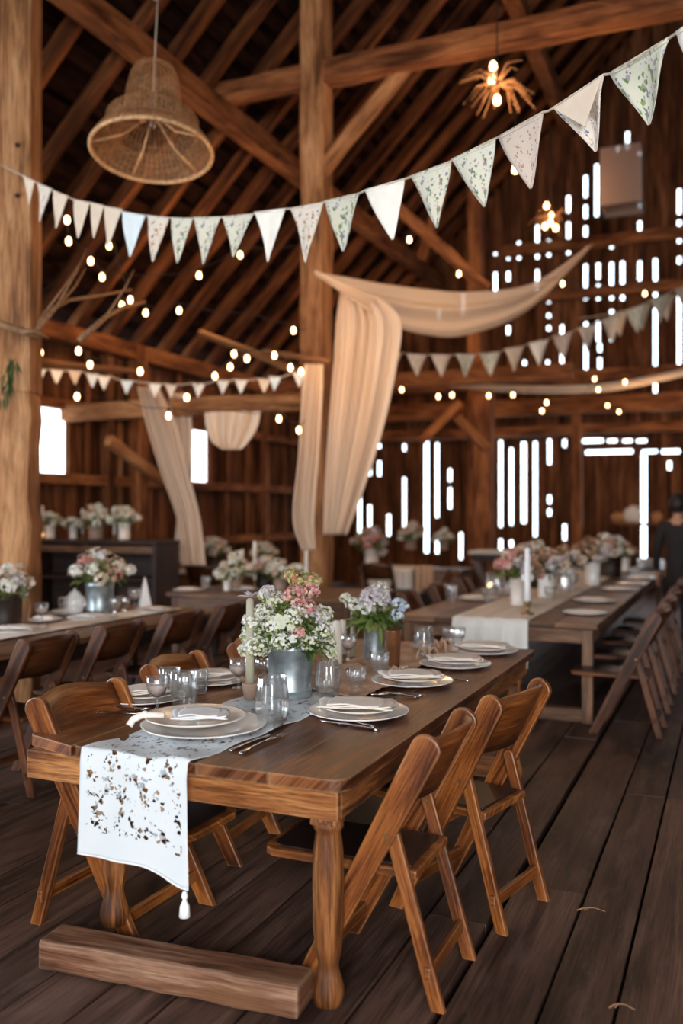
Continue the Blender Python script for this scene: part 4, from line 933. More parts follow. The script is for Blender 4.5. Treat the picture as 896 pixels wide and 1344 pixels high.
def gl(kind, px, py, label, s=1.0, group='glasses on the front table', z=TZ+.006):
    p = on(px, py, TZ); return G[kind].put((p.x, p.y, z), random.random()*3, label, group, s)

# ------------------------------------------------------------------ bouquets
def bouquet(root, c, R, H, heads, leaves, stems=20, fr=.011, dens_=46, leafmat='leaf', z0=0, sprays=(), petal=5, leafL=.06, leafW=.022, rim=.08):
    """heads: (dx,dy,dz,radius,material,n florets) relative to c; c is the vase mouth centre"""
    c = Vector(c); by = {}
    lf = MB()
    for i in range(stems):
        h = random.choice(heads); t = c+Vector(h[:3])+Vector((random.uniform(-1, 1), random.uniform(-1, 1), random.uniform(-1, .3)))*h[3]*.7
        b = c+Vector((random.uniform(-1, 1)*rim*.6, random.uniform(-1, 1)*rim*.6, -.04)); lf.tube([b, b.lerp(t, .5)+Vector((0, 0, .01)), t], .0018, 4)
    for i in range(leaves):
        a = random.random()*2*PI; rr = math.sqrt(random.random()); z = random.random()
        p = c+Vector((math.cos(a)*R*rr*.75, math.sin(a)*R*rr*.75, H*(.0+.8*z*(1.1-rr*.6))))
        lf.leaf(p, (math.cos(a)*rr+random.uniform(-.5, .5), math.sin(a)*rr+random.uniform(-.5, .5), random.uniform(-.35, .8)), leafL*random.uniform(.6, 1.3), leafW*random.uniform(.7, 1.2), .35)
    lf.build('foliage', M[leafmat], root)
    for h in heads:
        mb = by.setdefault(h[4], MB()); hc = c+Vector(h[:3]); r = h[3]
        for k in range(h[5]):
            d = Vector((random.gauss(0, 1), random.gauss(0, 1), random.gauss(.25, 1))).normalized(); q = hc+Vector((d.x*r, d.y*r, d.z*r*.8))*random.uniform(.75, 1.05)
            mb.flower(q, d+Vector((random.uniform(-.4, .4), random.uniform(-.4, .4), random.uniform(-.1, .5))), fr*random.uniform(.7, 1.25)*(h[6] if len(h) > 6 else 1), petal)
    for k, mb in by.items():
        o = mb.build('blossoms', M[k], root); o['kind'] = 'stuff'; o['label'] = {'fl_white': 'small white blossoms', 'fl_pink': 'dusty pink blossoms', 'fl_rust': 'rust orange blossoms', 'fl_lilac': 'pale lilac blossoms', 'fl_blue': 'pale blue blossoms', 'fl_cream': 'cream blossoms', 'fl_bud': 'yellow green buds', 'fl_dry': 'dried brown flower heads'}[k]
def bucket(root, r, h, mat='zinc', rings=(.12, .9), taper=.93):
    m = MB(); m.lathe([(0, 0), (r*taper, 0), (r*taper, .004), (r*(taper+.01), h*rings[0]), (r*(taper+.035), h*(rings[0]+.015)), (r*(taper+.01), h*(rings[0]+.03)), (r*.985, h*rings[1]), (r*1.02, h*(rings[1]+.015)), (r*.99, h*(rings[1]+.03)), (r, h-.003), (r*1.015, h), (r*.97, h), (r*.965, h-.004), (r*taper*.96, .006), (0, .006)], n=44)
    return m.build('vase', M[mat], root, smooth=True)
# ================================================================== FRONT TABLE SETTINGS
sets = [(470, 939, 1.0, 'nearest setting on the right side of the front table', .1, 1), (541, 898, .95, 'second setting on the right side of the front table', .15, 1),
        (597, 875, .93, 'third setting on the right side of the front table', .1, 1), (634, 857, .97, 'farthest setting on the right side of the front table', .2, 1),
        (190, 920, .88, 'left side setting nearest the camera on the front table', 1.2, 1), (277, 897, .80, 'left side setting behind the tumbler on the front table', .3, 1)]
for i, (px, py, s, d, r, n_) in enumerate(sets):
    p = on(px, py, TZ)
    P_big.put((p.x, p.y, TZ+.004), r, 'white dinner plate of the '+d, 'dinner plates on the front table', s)
    P_small.put((p.x+.004, p.y+.006, TZ+.022), r, 'cream salad plate of the '+d, 'salad plates on the front table', s*.98)
    NP.put((p.x-.005, p.y-.004, TZ+.045), [.28, .5, .35, .2, .9, 1.1][i], 'folded linen napkin of the '+d, 'napkins on the front table', (s*1.15, s*1.15, 1))
# place at the near end, over the runner
p = on(262, 962, TZ)
P_big.put((p.x+.02, p.y, TZ+.016), 0, 'large white plate at the near end on the lace runner', 'dinner plates on the front table', 1.13)
P_small.put((p.x-.03, p.y+.02, TZ+.036), .4, 'upper stoneware plate at the near end on the lace runner', 'salad plates on the front table', (1.17, 1.17, 1.2))
q = Vector((p.x-.01, p.y+.02, TZ+.062)); NW.put(q, .5, 'white cloth napkin lying in the near end plate', 'napkins on the front table', (.85, 1.0, 1))
kn = on(186, 962, TZ+.04); m = MB()
m.tube([Vector((.10, .02, .012)), Vector((.05, 0, .014)), Vector((.015, -.01, .010)), Vector((-.012, -.022, -.006)), Vector((-.020, -.035, -.026))], .012, 8, .014); m.ball((.03, -.004, .015), .018, 2, (1, .8, .8))
o = m.build('knotted_napkin', M['napkin'], smooth=True); o.location = (p.x-.205, p.y-.10, TZ+.062); tag(o, 'small knotted napkin tail hanging off the left of the near end plate', 'napkin')
lay('knife', (302, 987), (354, 966), 'knife beside the big clear glass, nearer the table edge'); lay('fork', (316, 991), (372, 966), 'fork beside the big clear glass at the near end')
lay('knife', (497, 960), (420, 947), 'knife in front of the nearest right side plates'); lay('fork', (491, 956), (404, 938), 'fork in front of the nearest right side plates')
lay('knife', (556, 914), (496, 910), 'knife before the second right side plates'); lay('fork', (550, 917), (478, 912), 'fork before the second right side plates')
lay('knife', (106, 936), (190, 938), 'knife left of the nearest left side plates'); lay('fork', (118, 931), (196, 933), 'fork left of the nearest left side plates')
lay('knife', (588, 892), (614, 895), 'butter knife before the third right side plates')
gl('tulip', 357, 957, 'large clear stemless glass beside the near end plates', 1.08)
gl('tulip', 430, 918, 'clear stemless glass in front of the galvanised bucket', .92)
gl('tumbler', 241, 935, 'cut glass tumbler on the left near the lace runner', 1.2); gl('tumbler', 222, 918, 'cut tumbler half hidden behind the left goblet', 1.0); gl('tumbler', 262, 912, 'plain tumbler left of the candle pot', .8)
gl('goblet', 206, 935, 'stemmed goblet with blush drink left of the cut tumbler', .98); gl('goblet', 313, 905, 'stemmed goblet with blush drink beside the clay candle pot', .95)
gl('small', 467, 911, 'small footed glass on the burlap runner', 1.0); gl('small', 497, 890, 'footed water glass under the second bouquet', 1.1); gl('tulip', 556, 866, 'tall clear glass right of the copper cup', .98)
gl('small', 600, 850, 'footed clear glass beyond the third right side plates', 1.05); gl('goblet', 457, 868, 'goblet with pale drink right of the big bouquet', 1.0); gl('small', 345, 893, 'footed glass behind the clay candle pot', .9)
gl('tulip', 500, 862, 'clear glass behind the tin vase', .8); gl('tumbler', 588, 846, 'tumbler at the far end of the burlap runner', .8)

# big bouquet in a galvanised bucket
p = on(381, 916, TZ); root = empty('flower_bucket', (p.x, p.y, TZ+.012), 0, 'large bouquet of baby\'s breath and pink blossoms in a galvanised bucket', 'flowers')
bucket(root, .103, .235)
def cv(dx, dz, dd=0): return (dx*CT-dd*ST, dx*ST+dd*CT, dz)     # dx across the view, dd away from it
hd = []
random.seed(11)
for dx, dd, dz, r in ((-.16, -.02, .06, .055), (-.19, .05, .02, .045), (-.14, -.09, .0, .06), (-.12, 0, .13, .06), (-.07, -.10, .10, .055), (-.03, -.13, .03, .05), (-.07, .05, .19, .05), (-.17, -.06, .11, .04), (.03, -.12, .14, .05), (.10, -.10, .02, .05), (.14, -.04, .06, .06), (.16, .03, .01, .05), (.14, 0, .13, .055), (.18, -.03, -.03, .035),
                     (.09, .08, .12, .06), (-.05, .14, .10, .07), (.05, .16, .05, .06), (-.20, .0, -.03, .035), (-.12, .02, .22, .03)):
    hd.append((*cv(dx, dz, dd), r, 'fl_white', int(48+r*1150))); hd.append((*cv(dx, dz-.01, dd), r*1.02, 'fl_bud', int(30+r*500), .8))
for dx, dd, dz, r in ((.02, -.04, .22, .055), (.07, -.08, .17, .05), (.04, -.12, .07, .035), (.09, -.02, .24, .045)): hd.append((*cv(dx, dz, dd), r, 'fl_pink', 130))
for dx, dd, dz, r in ((.04, 0, .29, .05), (.10, .0, .28, .045), (-.0, .02, .31, .03)): hd.append((*cv(dx, dz, dd), r, 'fl_rust', 80, .8)); hd.append((*cv(dx, dz, dd), r, 'fl_bud', 60))
for dx, dd, dz, r in ((.12, -.06, .13, .045), (-.10, -.02, .24, .03)): hd.append((*cv(dx, dz, dd), r, 'fl_lilac', 60))
bouquet(root, (0, 0, .235), .19, .25, hd, 1700, 60, .0085, leafL=.036, leafW=.015, rim=.1)
m = MB()
for dx, dd, dz in ((-.045, -.145, .13), (-.012, -.15, .125), (-.03, -.15, .10), (.01, -.15, .09), (-.055, -.14, .10), (.02, -.15, .04)): m.flower(Vector((0, 0, .235))+Vector(cv(dx, dz, dd)), (ST, -CT, .3), .022, 5, .2)
m.build('large_white_bloom', M['fl_white'], root)
m = MB(); m.leaf(Vector((0, 0, .235))+Vector(cv(.055, .01, -.115)), (-CT, -ST, -.22), .085, .042, .2); m.leaf(Vector((0, 0, .235))+Vector(cv(.05, .012, -.115)), (-CT*.6, -ST*.6, -.5), .05, .02, .2); m.build('pale_petal', M['fl_blue'], root, smooth=True, solid=.002)
m = MB()
for k in range(16): m.leaf(Vector((0, 0, .235))+Vector(cv(random.uniform(.02, .15), random.uniform(-.02, .05), random.uniform(-.13, -.06))), (random.uniform(-.2, 1), random.uniform(-.9, .2), random.uniform(-.5, .3)), .075, .03, .3)
m.build('dark_leaves', M['leafd'], root)
# second bouquet: tin vase
p = on(491, 872, TZ); root = empty('flower_vase', (p.x, p.y, TZ+.01), 0, 'lilac and pale blue bouquet in a slim tin vase on the front table', 'flowers')
bucket(root, .060, .215); hd = []
for dx, dd, dz, r, c_, n_ in ((0, -.05, .13, .085, 'fl_lilac', 260), (.03, -.02, .17, .06, 'fl_white', 80), (-.12, -.02, .10, .04, 'fl_white', 50), (-.16, .02, .13, .03, 'fl_white', 30), (.13, -.06, .11, .032, 'fl_blue', 40), (.12, -.08, .05, .036, 'fl_blue', 45), (.16, -.05, .09, .026, 'fl_blue', 30), (-.05, -.08, .08, .04, 'fl_white', 50), (.05, .08, .1, .06, 'fl_lilac', 60)):
    hd.append((*cv(dx, dz+.01, dd), r, c_, n_))
bouquet(root, (0, 0, .215), .13, .12, hd, 190, 40, .011, leafmat='leaf', leafL=.09, leafW=.036, rim=.06)
m = MB(); m.tube([(0, 0, .2), Vector(cv(.02, .12+.2, -.07)), Vector(cv(.05, .02+.2, -.10)), Vector(cv(.07, -.02+.2, -.11))], .010, 6); m.leaf(Vector(cv(.02, .24, -.10)), (ST*.2+.2, -CT*.2, -1), .14, .035, .1); m.build('pale_stems', M['leaf'], root, smooth=True)
# copper cup, clay candle pot, tapers
p = on(516, 880, TZ); m = MB(); m.lathe([(0, 0), (.030, 0), (.032, .004), (.044, .20), (.046, .205), (.042, .205), (.030, .008), (0, .008)], n=28); o = m.build('copper_cup', M['copper'], smooth=True); o.location = (p.x, p.y, TZ+.01); tag(o, 'tall brown copper cup beside the slim tin vase', 'cup')
def taper_candle(px, py, h, r, mat, label, pot=None, group=None, z=TZ+.008, base=None):
    p = on(px, py, z); root = empty('taper_candle', (p.x, p.y, z), 0, label, 'candle', group)
    z0 = 0
    if pot:
        m = MB(); m.lathe([(0, 0), (pot*.72, 0), (pot*.95, .055), (pot, .06), (pot, .075), (pot*.85, .075), (pot*.8, .06), (0, .058)], n=24); m.build('pot', M['clay'], root, smooth=True); z0 = .05
    elif base:
        m = MB(); m.lathe([(0, 0), (base, 0), (base*.95, .01), (base*.3, .022), (base*.25, .07), (base*.55, .085), (base*.5, .105), (0, .105)], n=20); m.build('candlestick', M[base and 'brass'], root, smooth=True); z0 = .10
    m = MB(); m.lathe([(0, z0), (r*1.1, z0), (r*1.05, z0+h*.3), (r, z0+h*.7), (r*.9, z0+h-.01), (r*.5, z0+h), (0, z0+h)], n=16); m.build('candle', M[mat], root, smooth=True)
    m = MB(); m.tube([(0, 0, z0+h-.004), (.001, 0, z0+h+.006), (.003, 0, z0+h+.014)], .0012, 5); m.build('wick', M['blackcord'], root)
    return root
tc = taper_candle(328, 918, .40, .018, 'wax_g', 'tall sage taper candle in a taupe clay pot with a dried flower on top', .036)
m = MB()
for k in range(26): a = random.random()*6.28; m.leaf((.0, 0, .455), (math.cos(a), math.sin(a), random.uniform(.1, 1.2)), random.uniform(.03, .065), .02, .2)
m.build('dried_flower', M['fl_lilac'], tc)
taper_candle(463, 860, .33, .014, 'wax_g', 'slim sage taper candle left of the slim tin vase'); taper_candle(442, 872, .24, .028, 'wax', 'ivory pillar candle behind the big bouquet'); taper_candle(450, 858, .2, .02, 'wax', 'short ivory candle behind the pillar candle')
m = MB()
for k in range(46):
    d = Vector((random.uniform(-1, 1), random.uniform(-1, 1), random.uniform(0, .6))).normalized(); m.leaf((random.uniform(-.03, .03), random.uniform(-.03, .03), .01), d, random.uniform(.05, .09), .02, .2)
p = on(345, 902, TZ); o = m.build('dried_sprig', M['fl_dry']); o.location = (p.x, p.y, TZ+.01); tag(o, 'dried flower sprig lying between candle pot and bucket', 'dried flowers')
for px, py, s, lb in ((560, 868, 1, 'burlap bow beside the tall clear glass'), (524, 893, .8, 'crumpled burlap ribbon near the copper cup'), (578, 858, 1.1, 'twisted burlap ribbon by the footed far glass')):
    p = on(px, py, TZ); m = MB()
    for a in range(5):
        t0 = a*1.25+random.random(); P = [Vector((.09*s*math.cos(t0)*q*(1-q*.3), .09*s*math.sin(t0)*q, .012+.055*s*math.sin(q*PI))) for q in (0, .3, .6, .85, 1.1)]; m.tube(P, .009, 6, .005)
    o = m.build('burlap_ribbon', M['burlap'], smooth=True); o.location = (p.x, p.y, TZ+.014); tag(o, lb, 'ribbon')

# ================================================================== BACKGROUND TABLEWARE
def bg_plate(p, z, s, label, group, nap=True):
    P_big.put((p.x, p.y, z+.003), 0, 'white plate '+label, group, s)
    if nap: NP.put((p.x, p.y, z+.026), random.uniform(-.4, .8), 'folded napkin on the plate '+label, group.replace('plates', 'napkins'), (s, s, 1))
for px, py, s, lb in ((22, 829, .95, 'at the left frame edge on the left banquet table'), (122, 813, .95, 'second from the left on the left banquet table'), (203, 803, .85, 'at the far end of the left banquet table'), (85, 806, .7, 'behind the small goblets on the left banquet table'), (60, 815, .6, 'between the two buckets on the left banquet table')):
    bg_plate(on(px, py, TZ), TZ, s, lb, 'plates on the left banquet table')
for px, py, s, lb in ((767, 806, .85, 'nearest on the right banquet table, flat with a pale print'), (780, 790, .95, 'second on the right banquet table'), (812, 775, .9, 'third on the right banquet table'), (828, 768, .85, 'fourth on the right banquet table'), (628, 787, .95, 'on the left side of the right banquet table'), (840, 760, .85, 'fifth on the right banquet table')):
    bg_plate(on(px, py, TZ), TZ, s, lb, 'plates on the right banquet table', px != 767)
p = on(856, 747, TZ)
for k in range(5): P_big.put((p.x+random.uniform(-.03, .03), p.y+random.uniform(-.03, .03), TZ+.005+k*.028), 0, 'white plate in the stack at the far end, %s' % ['bottom one', 'second from the bottom', 'middle one', 'second from the top', 'topmost'][k], 'stacked plates at the far end', .95)
for px, py, s, lb in ((247, 776, .8, 'left on the crosswise plank table'), (322, 775, .75, 'right on the crosswise plank table')):
    bg_plate(on(px, py, TZ), TZ, s, lb, 'plates on the crosswise table')
BGG = 'small glasses on the background tables'
for k, (kind, px, py, s, lb) in enumerate((('goblet', 54, 820, 1.1, 'glass on the left banquet table left of the teapot'), ('goblet', 45, 806, 1, 'glass at the far left of the left banquet table'), ('small', 84, 806, 1.1, 'footed glass left of the white teapot'), ('small', 150, 806, 1.2, 'footed glass right of the middle bucket'), ('small', 163, 803, 1.1, 'second footed glass right of the middle bucket'), ('goblet', 176, 799, 1.2, 'goblet left of the standing napkin'), ('tumbler', 270, 775, 1.1, 'tumbler on the crosswise table'), ('tumbler', 345, 772, 1.1, 'tumbler at the right of the crosswise table'),
                                           ('tulip', 655, 786, 1.2, 'tall glass left of the runner on right table'), ('goblet', 668, 792, 1.3, 'goblet left of the white taper candle'), ('tulip', 645, 780, 1.2, 'tall glass behind the left plate of right table'), ('small', 722, 790, 1.2, 'footed glass right of the white taper candle'), ('tulip', 740, 782, 1.2, 'tall glass among the white vases'), ('goblet', 752, 776, 1.2, 'goblet between white vases and plates'), ('tumbler', 592, 790, 1.2, 'tumbler on the near left corner of right table'), ('small', 640, 792, 1.2, 'footed glass by the left plate of right table'))):
    gl(kind, px, py, lb, s, BGG, TZ+.004)
# teapot, standing napkin
p = on(98, 805, TZ); root = empty('teapot', (p.x, p.y, TZ+.004), 0, 'white china teapot left of the middle flower bucket', 'teapot')
m = MB(); m.lathe([(0, 0), (.06, 0), (.06, .008), (.09, .05), (.095, .09), (.08, .13), (.05, .15), (.05, .155), (0, .155)], n=28); m.build('body', M['plate'], root, True)
m = MB(); m.lathe([(0, .155), (.052, .155), (.04, .172), (.01, .182), (.016, .195), (0, .205)], n=20); m.build('lid', M['plate'], root, True)
m = MB(); m.tube([(.08, 0, .06), (.13, .02, .09), (.155, .03, .15)], .02, 8, .01); m.build('spout', M['plate'], root, True)
m = MB(); m.tube([(-.08, 0, .12), (-.14, -.02, .12), (-.145, -.02, .07), (-.085, 0, .045)], .009, 7); m.build('handle', M['plate'], root, True)
p = on(190, 799, TZ); m = MB(); m.lathe([(.05, 0), (.055, .03), (.035, .12), (.02, .2), (.004, .27)], n=24, fl=.2, nf=4); o = m.build('standing_napkin', M['napkin_w'], smooth=True, solid=.003); o.location = (p.x, p.y, TZ+.006); tag(o, 'white napkin folded upright on the left banquet table', 'napkin')

# background bouquet prototypes
def bq(kind, vase, r, h, sc_=1.0, wide=.2):
    root = empty('flower_vase' if vase != 'bucket' else 'flower_bucket', (0, 0, 0), 0, 'f', 'flowers')
    bucket(root, r, h, {'bucket': 'zinc', 'clay': 'clay', 'white': 'plate', 'jar': 'plate_b', 'dark': 'dark_bg'}[vase]); hd = []
    pal = {'mix': ['fl_white', 'fl_lilac', 'fl_cream', 'fl_pink', 'fl_cream', 'fl_white'], 'white': ['fl_white', 'fl_cream', 'fl_white', 'fl_cream'], 'dry': ['fl_dry', 'fl_dry', 'fl_cream', 'fl_dry', 'fl_lilac'], 'pink': ['fl_pink', 'fl_dry', 'fl_lilac', 'fl_pink']}[kind]
    for k in range(15):
        a = k*2.4; q = math.sqrt((k+.5)/15); hd.append((wide*q*math.cos(a), wide*q*math.sin(a), wide*(1.05-q*.85)+random.uniform(-.03, .05), random.uniform(.035, .06)*wide/.2, pal[k % len(pal)], 26, 1.6))
    bouquet(root, (0, 0, h), wide, wide*1.0, hd, 130, 24, .013, leafmat='leaf' if kind != 'dry' else 'leafd', leafL=.075, leafW=.028, rim=r)
    return Proto(root)
B = {'mixbucket': bq('mix', 'bucket', .115, .26, wide=.26), 'whiteclay': bq('white', 'clay', .08, .15, wide=.18), 'whitejar': bq('white', 'jar', .06, .17, wide=.15), 'pinkjar': bq('pink', 'jar', .06, .2, wide=.17), 'drywhite': bq('dry', 'white', .085, .24, wide=.24), 'mixdark': bq('mix', 'dark', .11, .2, wide=.18)}
def fb_(kind, px, py, z, label, s=1.0, group='flower arrangements in the background'):
    p = on(px, py, z)
    if px < 260 and py < 750: p.x = min(max(p.x, -7.45+(px-180)*.02), -6.1); p.y = min(max(p.y, 11.42), 11.8)
    B[kind].put((p.x, p.y, z+.004), random.random()*6, label, group, s)
fb_('mixbucket', 131, 806, TZ, 'pink and white bouquet in a galvanised bucket on the left banquet table', 1.0)
fb_('mixdark', 6, 824, TZ, 'white bouquet in a dark pot at the left frame edge', 1.15)
def ongrid(kind, x, y, z, label, s=1.0): B[kind].put((x, y, z+.004), random.random()*6, label, 'flower arrangements in the background', s)
for k, (px, kind, s, lb) in enumerate(((66, 'whitejar', 1.0, 'white flowers in a jar at the left of the sideboard'), (96, 'whitejar', .8, 'small white flowers near the middle of the sideboard'), (126, 'whiteclay', 1.15, 'white flowers in a tan pot on the sideboard'), (163, 'whitejar', 1.2, 'cream flowers in a grey jar at the right of the sideboard'))):
    p = onY(px, 700, 9.0); ongrid(kind, p.x, 9.0, 1.267, lb, s)
p = onY(54, 700, 8.9); m = MB(); m.lathe([(0, 0), (.05, 0), (.055, .02), (.06, .1), (.055, .1), (.05, .02), (0, .02)], n=20); o = m.build('votive_glass', M['glass'], smooth=True); o.location = (p.x, 8.9, 1.267); tag(o, 'small amber votive glowing on the left of the sideboard', 'candle'); m = MB(); m.ball((0, 0, .055), .03, 2); m.build('flame', M['flame'], o, smooth=True)
p = onY(44, 700, 9.0); m = MB(); m.lathe([(0, 0), (.05, 0), (.05, .14), (.03, .18), (.02, .2), (.02, .28), (0, .28)], n=20); o = m.build('bottle', M['fl_blue'], smooth=True); o.location = (p.x, 9.0, 1.267); tag(o, 'pale blue bottle at the left end of the sideboard beside the post', 'bottle')
for px, h, lb in ((56, .42, 'left of the amber votive'), (108, .38, 'between the small and the tan potted flowers'), (120, .42, 'behind the tan potted flowers'), (150, .34, 'right of the tan potted flowers')):
    p = onY(px, 700, 9.12); root = empty('taper_candle', (p.x, 9.12, 1.267), 0, 'ivory taper candle on the sideboard '+lb, 'candle', 'candles on the sideboard'); m = MB(); m.lathe([(0, 0), (.04, 0), (.035, .01), (.012, .03), (.02, .06), (0, .06)], n=14); m.build('candlestick', M['brass'], root, True); m = MB(); m.lathe([(0, .05), (.017, .05), (.014, h-.01), (0, h)], n=12); m.build('candle', M['wax'], root, True)
for px, py, kind, s, lb in ((180, 746, 'whiteclay', 1.2, 'white flowers on the table near the diagonal drape, left one'), (208, 748, 'mixdark', 1.2, 'leafy white flowers under the diagonal drape'), (238, 741, 'whitejar', 1.2, 'cream flowers right of the diagonal drape'),
                           (308, 775, 'whiteclay', 1.1, 'cream flowers in a tan pot on the crosswise table'), (298, 776, 'whitejar', .7, 'small green flowers in a jar on the crosswise table'), (347, 773, 'mixdark', .9, 'leafy flowers at the right of the crosswise table'), (368, 775, 'whiteclay', .9, 'cream flowers behind the big bouquet'), (388, 778, 'whitejar', .9, 'leafy cream flowers left of the white clothed table')):
    fb_(kind, px, py, TZ, lb, s)
for px, Y, kind, s, lb, z in ((440, 13.0, 'pinkjar', 1.5, 'pink and green flowers on the white clothed table', TZ), (425, 13.2, 'whitejar', 1.0, 'cream flowers left on the white clothed table', TZ), (478, 13.1, 'drywhite', .8, 'dried flowers at the right of the white clothed table', TZ), (505, 14.9, 'whiteclay', 1.2, 'cream flowers left on the dark high table', .95), (540, 15.0, 'pinkjar', 1.2, 'pink flowers on the dark high table', .95), (582, 15.0, 'whiteclay', 1.0, 'small cream flowers on the dark high table', .95)):
    p = onY(px, 700, Y); x = min(max(p.x, -5.1), -2.5); ongrid(kind, x, Y, z, lb, s)
for px, py, kind, s, lb in ((680, 795, 'pinkjar', 1.25, 'pink flowers in a jar left of the white taper candle'), (716, 785, 'drywhite', .95, 'dried flowers in a white vase right of the white taper candle'), (742, 776, 'drywhite', 1.0, 'tall dried flowers in the second white vase'), (777, 768, 'drywhite', 1.1, 'large dried bouquet in the third white vase'), (800, 757, 'mixdark', 1.4, 'dusky bouquet farthest back on the right banquet table'), (700, 772, 'mixdark', 1.3, 'dusky bouquet behind the white taper candle'), (820, 750, 'drywhite', .8, 'small dried bouquet by the far plate stack')):
    fb_(kind, px, py, TZ, lb, s)
taper_candle(692, 806, .44, .024, 'wax_w', 'tall white taper candle on the runner of the right banquet table', base=.055, z=TZ+.012)
c = on(692, 806, TZ); m = MB(); m.lathe([(.024, -.035), (.05, -.02), (.055, .0), (.05, .02), (.024, .035)], (c.x, c.y, TZ+.30), 18); m.build('wax_collar', M['wax_w'], [o for o in bpy.data.objects if o.name.startswith('taper_candle') and 'tall white' in o.get('label', '')][0], True)
o = bpy.data.objects['wax_collar']; par = o.parent
for v in o.data.vertices: v.co -= par.location
for px, py, h, lb in ((232, 746, .3, 'under the diagonal drape'), (318, 770, .32, 'on the crosswise table beside the tan pot'), (334, 773, .42, 'tall on the right of the crosswise table'), (402, 780, .35, 'at the right end of the crosswise table'), (660, 770, .3, 'behind the glasses of right table')):
    taper_candle(px, py, h, .02, 'wax', 'ivory taper candle '+lb, base=.04, group='ivory candles in the background', z=TZ+.005)
# low lantern/votives glinting under the high table
for px, py, lb in ((579, 767, 'left'), (600, 770, 'middle one'), (617, 771, 'right'), (643, 768, 'largest, right of the others')):
    p = W(px, py+6, 12.2); m = MB(); m.lathe([(0, 0), (.03, 0), (.035, .07), (.03, .07), (.026, .01), (0, .01)], n=14); o = m.build('votive_glass', M['glass'], smooth=True); o.location = (p.x, p.y, p.z); tag(o, 'glowing votive candle glass on the low bench, '+lb, 'candle', 'votives on the low bench'); m = MB(); m.ball((0, 0, .045), .022 if lb[0] != 'l' or lb == 'left' else .034, 2, (1, 1, 1.5)); m.build('flame', M['bulb'], o, smooth=True)
q0, q1 = W(565, 773, 12.2), W(655, 775, 12.2); bn = empty('bench', (0, 0, 0), 0, 'low dark bench with votives between the middle tables', 'bench'); m = MB(); m.bar((q0.x-.1, q0.y, q0.z-.03), (q1.x+.1, q1.y, q0.z-.03), .35, .05); m.build('seat', M['dark_bg'], bn, bevel=.006)
for q in (q0, q1): m = MB(); m.bar((q.x, q.y, 0), (q.x, q.y, q0.z-.056), .3, .05); m.build('leg', M['dark_bg'], bn)
# straw on the floor
for px, py, lb, L in ((775, 1196, 'pale curled wood shaving lying across the right floor seam', .11), (815, 1324, 'thin straw on the floor at the lower right edge', .08)):
    p = on(px, py, 0); m = MB(); m.tube([(-L/2, 0, .004), (-L/5, .012, .009), (L/6, .014, .008), (L/2, -.012, .004)], .004, 6, .0015); m.tube([(-L/4, .0, .004), (0, .02, .008), (L/3, .012, .006)], .003, 5, .001); o = m.build('wood_shaving', M['twig'], smooth=True); o.location = (p.x, p.y, 0); o.rotation_euler = (0, 0, .4); tag(o, lb, 'straw')

# ================================================================== PERSON at the right edge
def skin_fig(edges_pts, name, mat, parent, sub=2):
    """chains: list of [(x,y,z,r),...]; first point of each later chain may repeat an existing joint"""
    V_, E_, R_ = [], [], []; idx = {}
    for chn in edges_pts:
        prev = None
        for x, y, z, r in chn:
            k = (round(x, 4), round(y, 4), round(z, 4))
            if k not in idx: idx[k] = len(V_); V_.append((x, y, z)); R_.append(r)
            i = idx[k]
            if prev is not None and prev != i: E_.append((prev, i))
            prev = i
    me = bpy.data.meshes.new(name); me.from_pydata(V_, E_, []); o = bpy.data.objects.new(name, me); C.objects.link(o); o.parent = parent; me.materials.append(mat)
    sm = o.modifiers.new('skin', 'SKIN'); sm.use_smooth_shade = True
    for i, r in enumerate(R_): me.skin_vertices[0].data[i].radius = r if isinstance(r, tuple) else (r, r)
    me.skin_vertices[0].data[0].use_root = True
    s_ = o.modifiers.new('sub', 'SUBSURF'); s_.levels = sub; s_.render_levels = sub
    return o
pp = W(887, 700, 10.9); per = empty('person', (pp.x+.02, pp.y, 0), math.radians(-10), 'person in dark clothes with dark hair standing at the right frame edge', 'person')
arms = []
for s in (-1, 1):
    wr = (s*.27, .10, .86)
    arms.append([(0, 0, 1.44, .10), (s*.17, 0, 1.43, .065), (s*.215, -.02, 1.28, .050), (s*.245, .0, 1.12, .042), (s*.262, .05, .98, .034), (*wr, .026), (s*.268, .115, .80, .033)])
    for k, (dx, L) in enumerate(((-.026, .075), (-.009, .085), (.009, .08), (.025, .062))):
        arms.append([(s*.268, .115, .80, .033), (s*.268+dx*.4, .118+dx, .765, .011), (s*.262, .125+dx*1.2, .765-L*.5, .009), (s*.25, .135+dx*1.2, .765-L, .008)])
    arms.append([(s*.268, .115, .80, .033), (s*.25, .15, .80, .011), (s*.238, .165, .765, .009)])
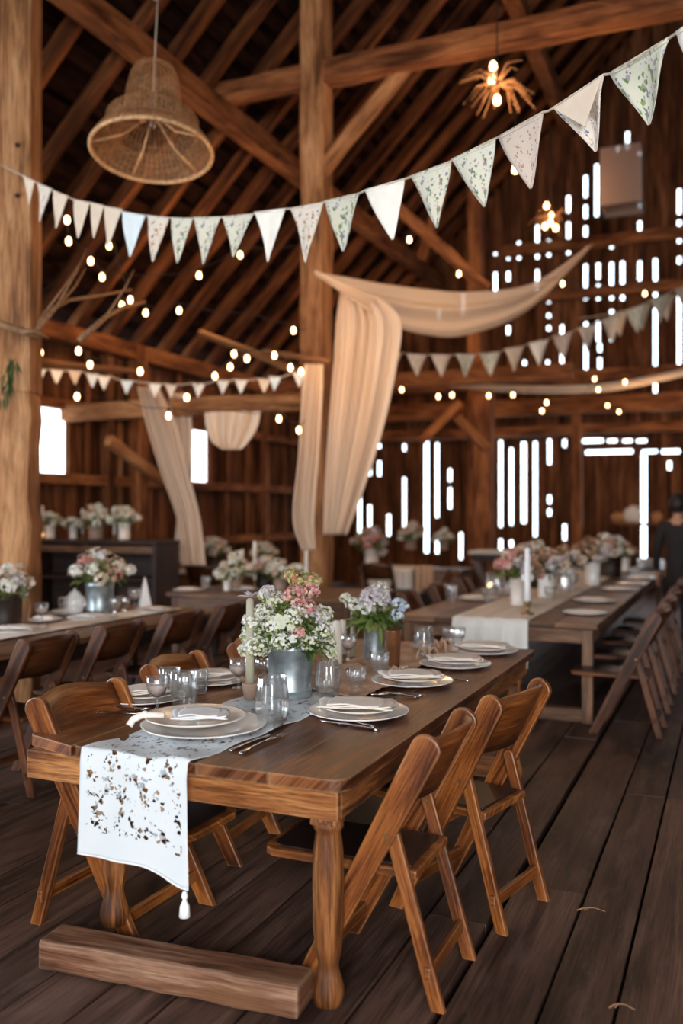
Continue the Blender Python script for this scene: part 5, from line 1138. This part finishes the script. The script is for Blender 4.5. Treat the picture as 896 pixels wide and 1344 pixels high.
legs = [[(0, 0, .95, .13), (s*.085, 0, .88, .095), (s*.095, .01, .50, .058), (s*.10, -.02, .10, .042), (s*.10, .02, .045, .045), (s*.105, .13, .035, .035)] for s in (-1, 1)]
torso = [[(0, 0, .95, .13), (0, .01, 1.12, .125), (0, 0, 1.30, .135), (0, 0, 1.44, .10), (0, 0, 1.53, .052), (0, .01, 1.60, .075), (0, .015, 1.68, .098), (0, .005, 1.75, .085)]]
skin_fig(torso+legs+arms, 'body', M['skin'], per)
coat = [[(0, 0, .95, .16), (0, .01, 1.12, .145), (0, 0, 1.30, .155), (0, 0, 1.44, .115), (0, 0, 1.50, .066)], [(0, 0, .95, .16), (0, 0, .75, .155), (0, 0, .60, .16)]]
for s in (-1, 1): coat.append([(0, 0, 1.44, .115), (s*.17, 0, 1.43, .078), (s*.215, -.02, 1.28, .062), (s*.245, 0, 1.12, .054), (s*.262, .05, .98, .046), (s*.268, .09, .89, .040)])
skin_fig(coat, 'coat', M['coat'], per)
for s in (-1, 1): skin_fig([[(s*.085, 0, .88, .11), (s*.095, .01, .50, .075), (s*.10, -.02, .10, .06), (s*.10, -.02, .07, .06)]], 'trouser_leg', M['coat'], per)
for s in (-1, 1): skin_fig([[(s*.10, -.04, .05, .052), (s*.10, .03, .048, .052), (s*.105, .14, .035, .042), (s*.105, .18, .03, .032)]], 'shoe', M['blackcord'], per)
m = MB(); m.ball((0, -.005, 1.70), .12, 3, (.88, 1.0, 1.08))
for v in m.bm.verts:
    if v.co.y > .05 and v.co.z < 1.74: v.co.y = .05
    v.co *= 1+.01*noise.noise(v.co*20)
m.build('hair', M['hair'], per, smooth=True)
m = MB(); m.ball((0, .115, 1.655), .016, 2, (.8, 1.2, 1.4)); m.build('nose', M['skin'], per, smooth=True)
for s in (-1, 1): m = MB(); m.ball((s*.034, .098, 1.682), .012, 2); m.build('eye', M['plate'], per, smooth=True); m = MB(); m.ball((s*.092, .01, 1.66), .022, 2, (.4, .8, 1.3)); m.build('ear', M['skin'], per, smooth=True)
m = MB(); m.ball((0, .103, 1.618), .018, 2, (1.4, .5, .4)); m.build('mouth', M['clay'], per, smooth=True)
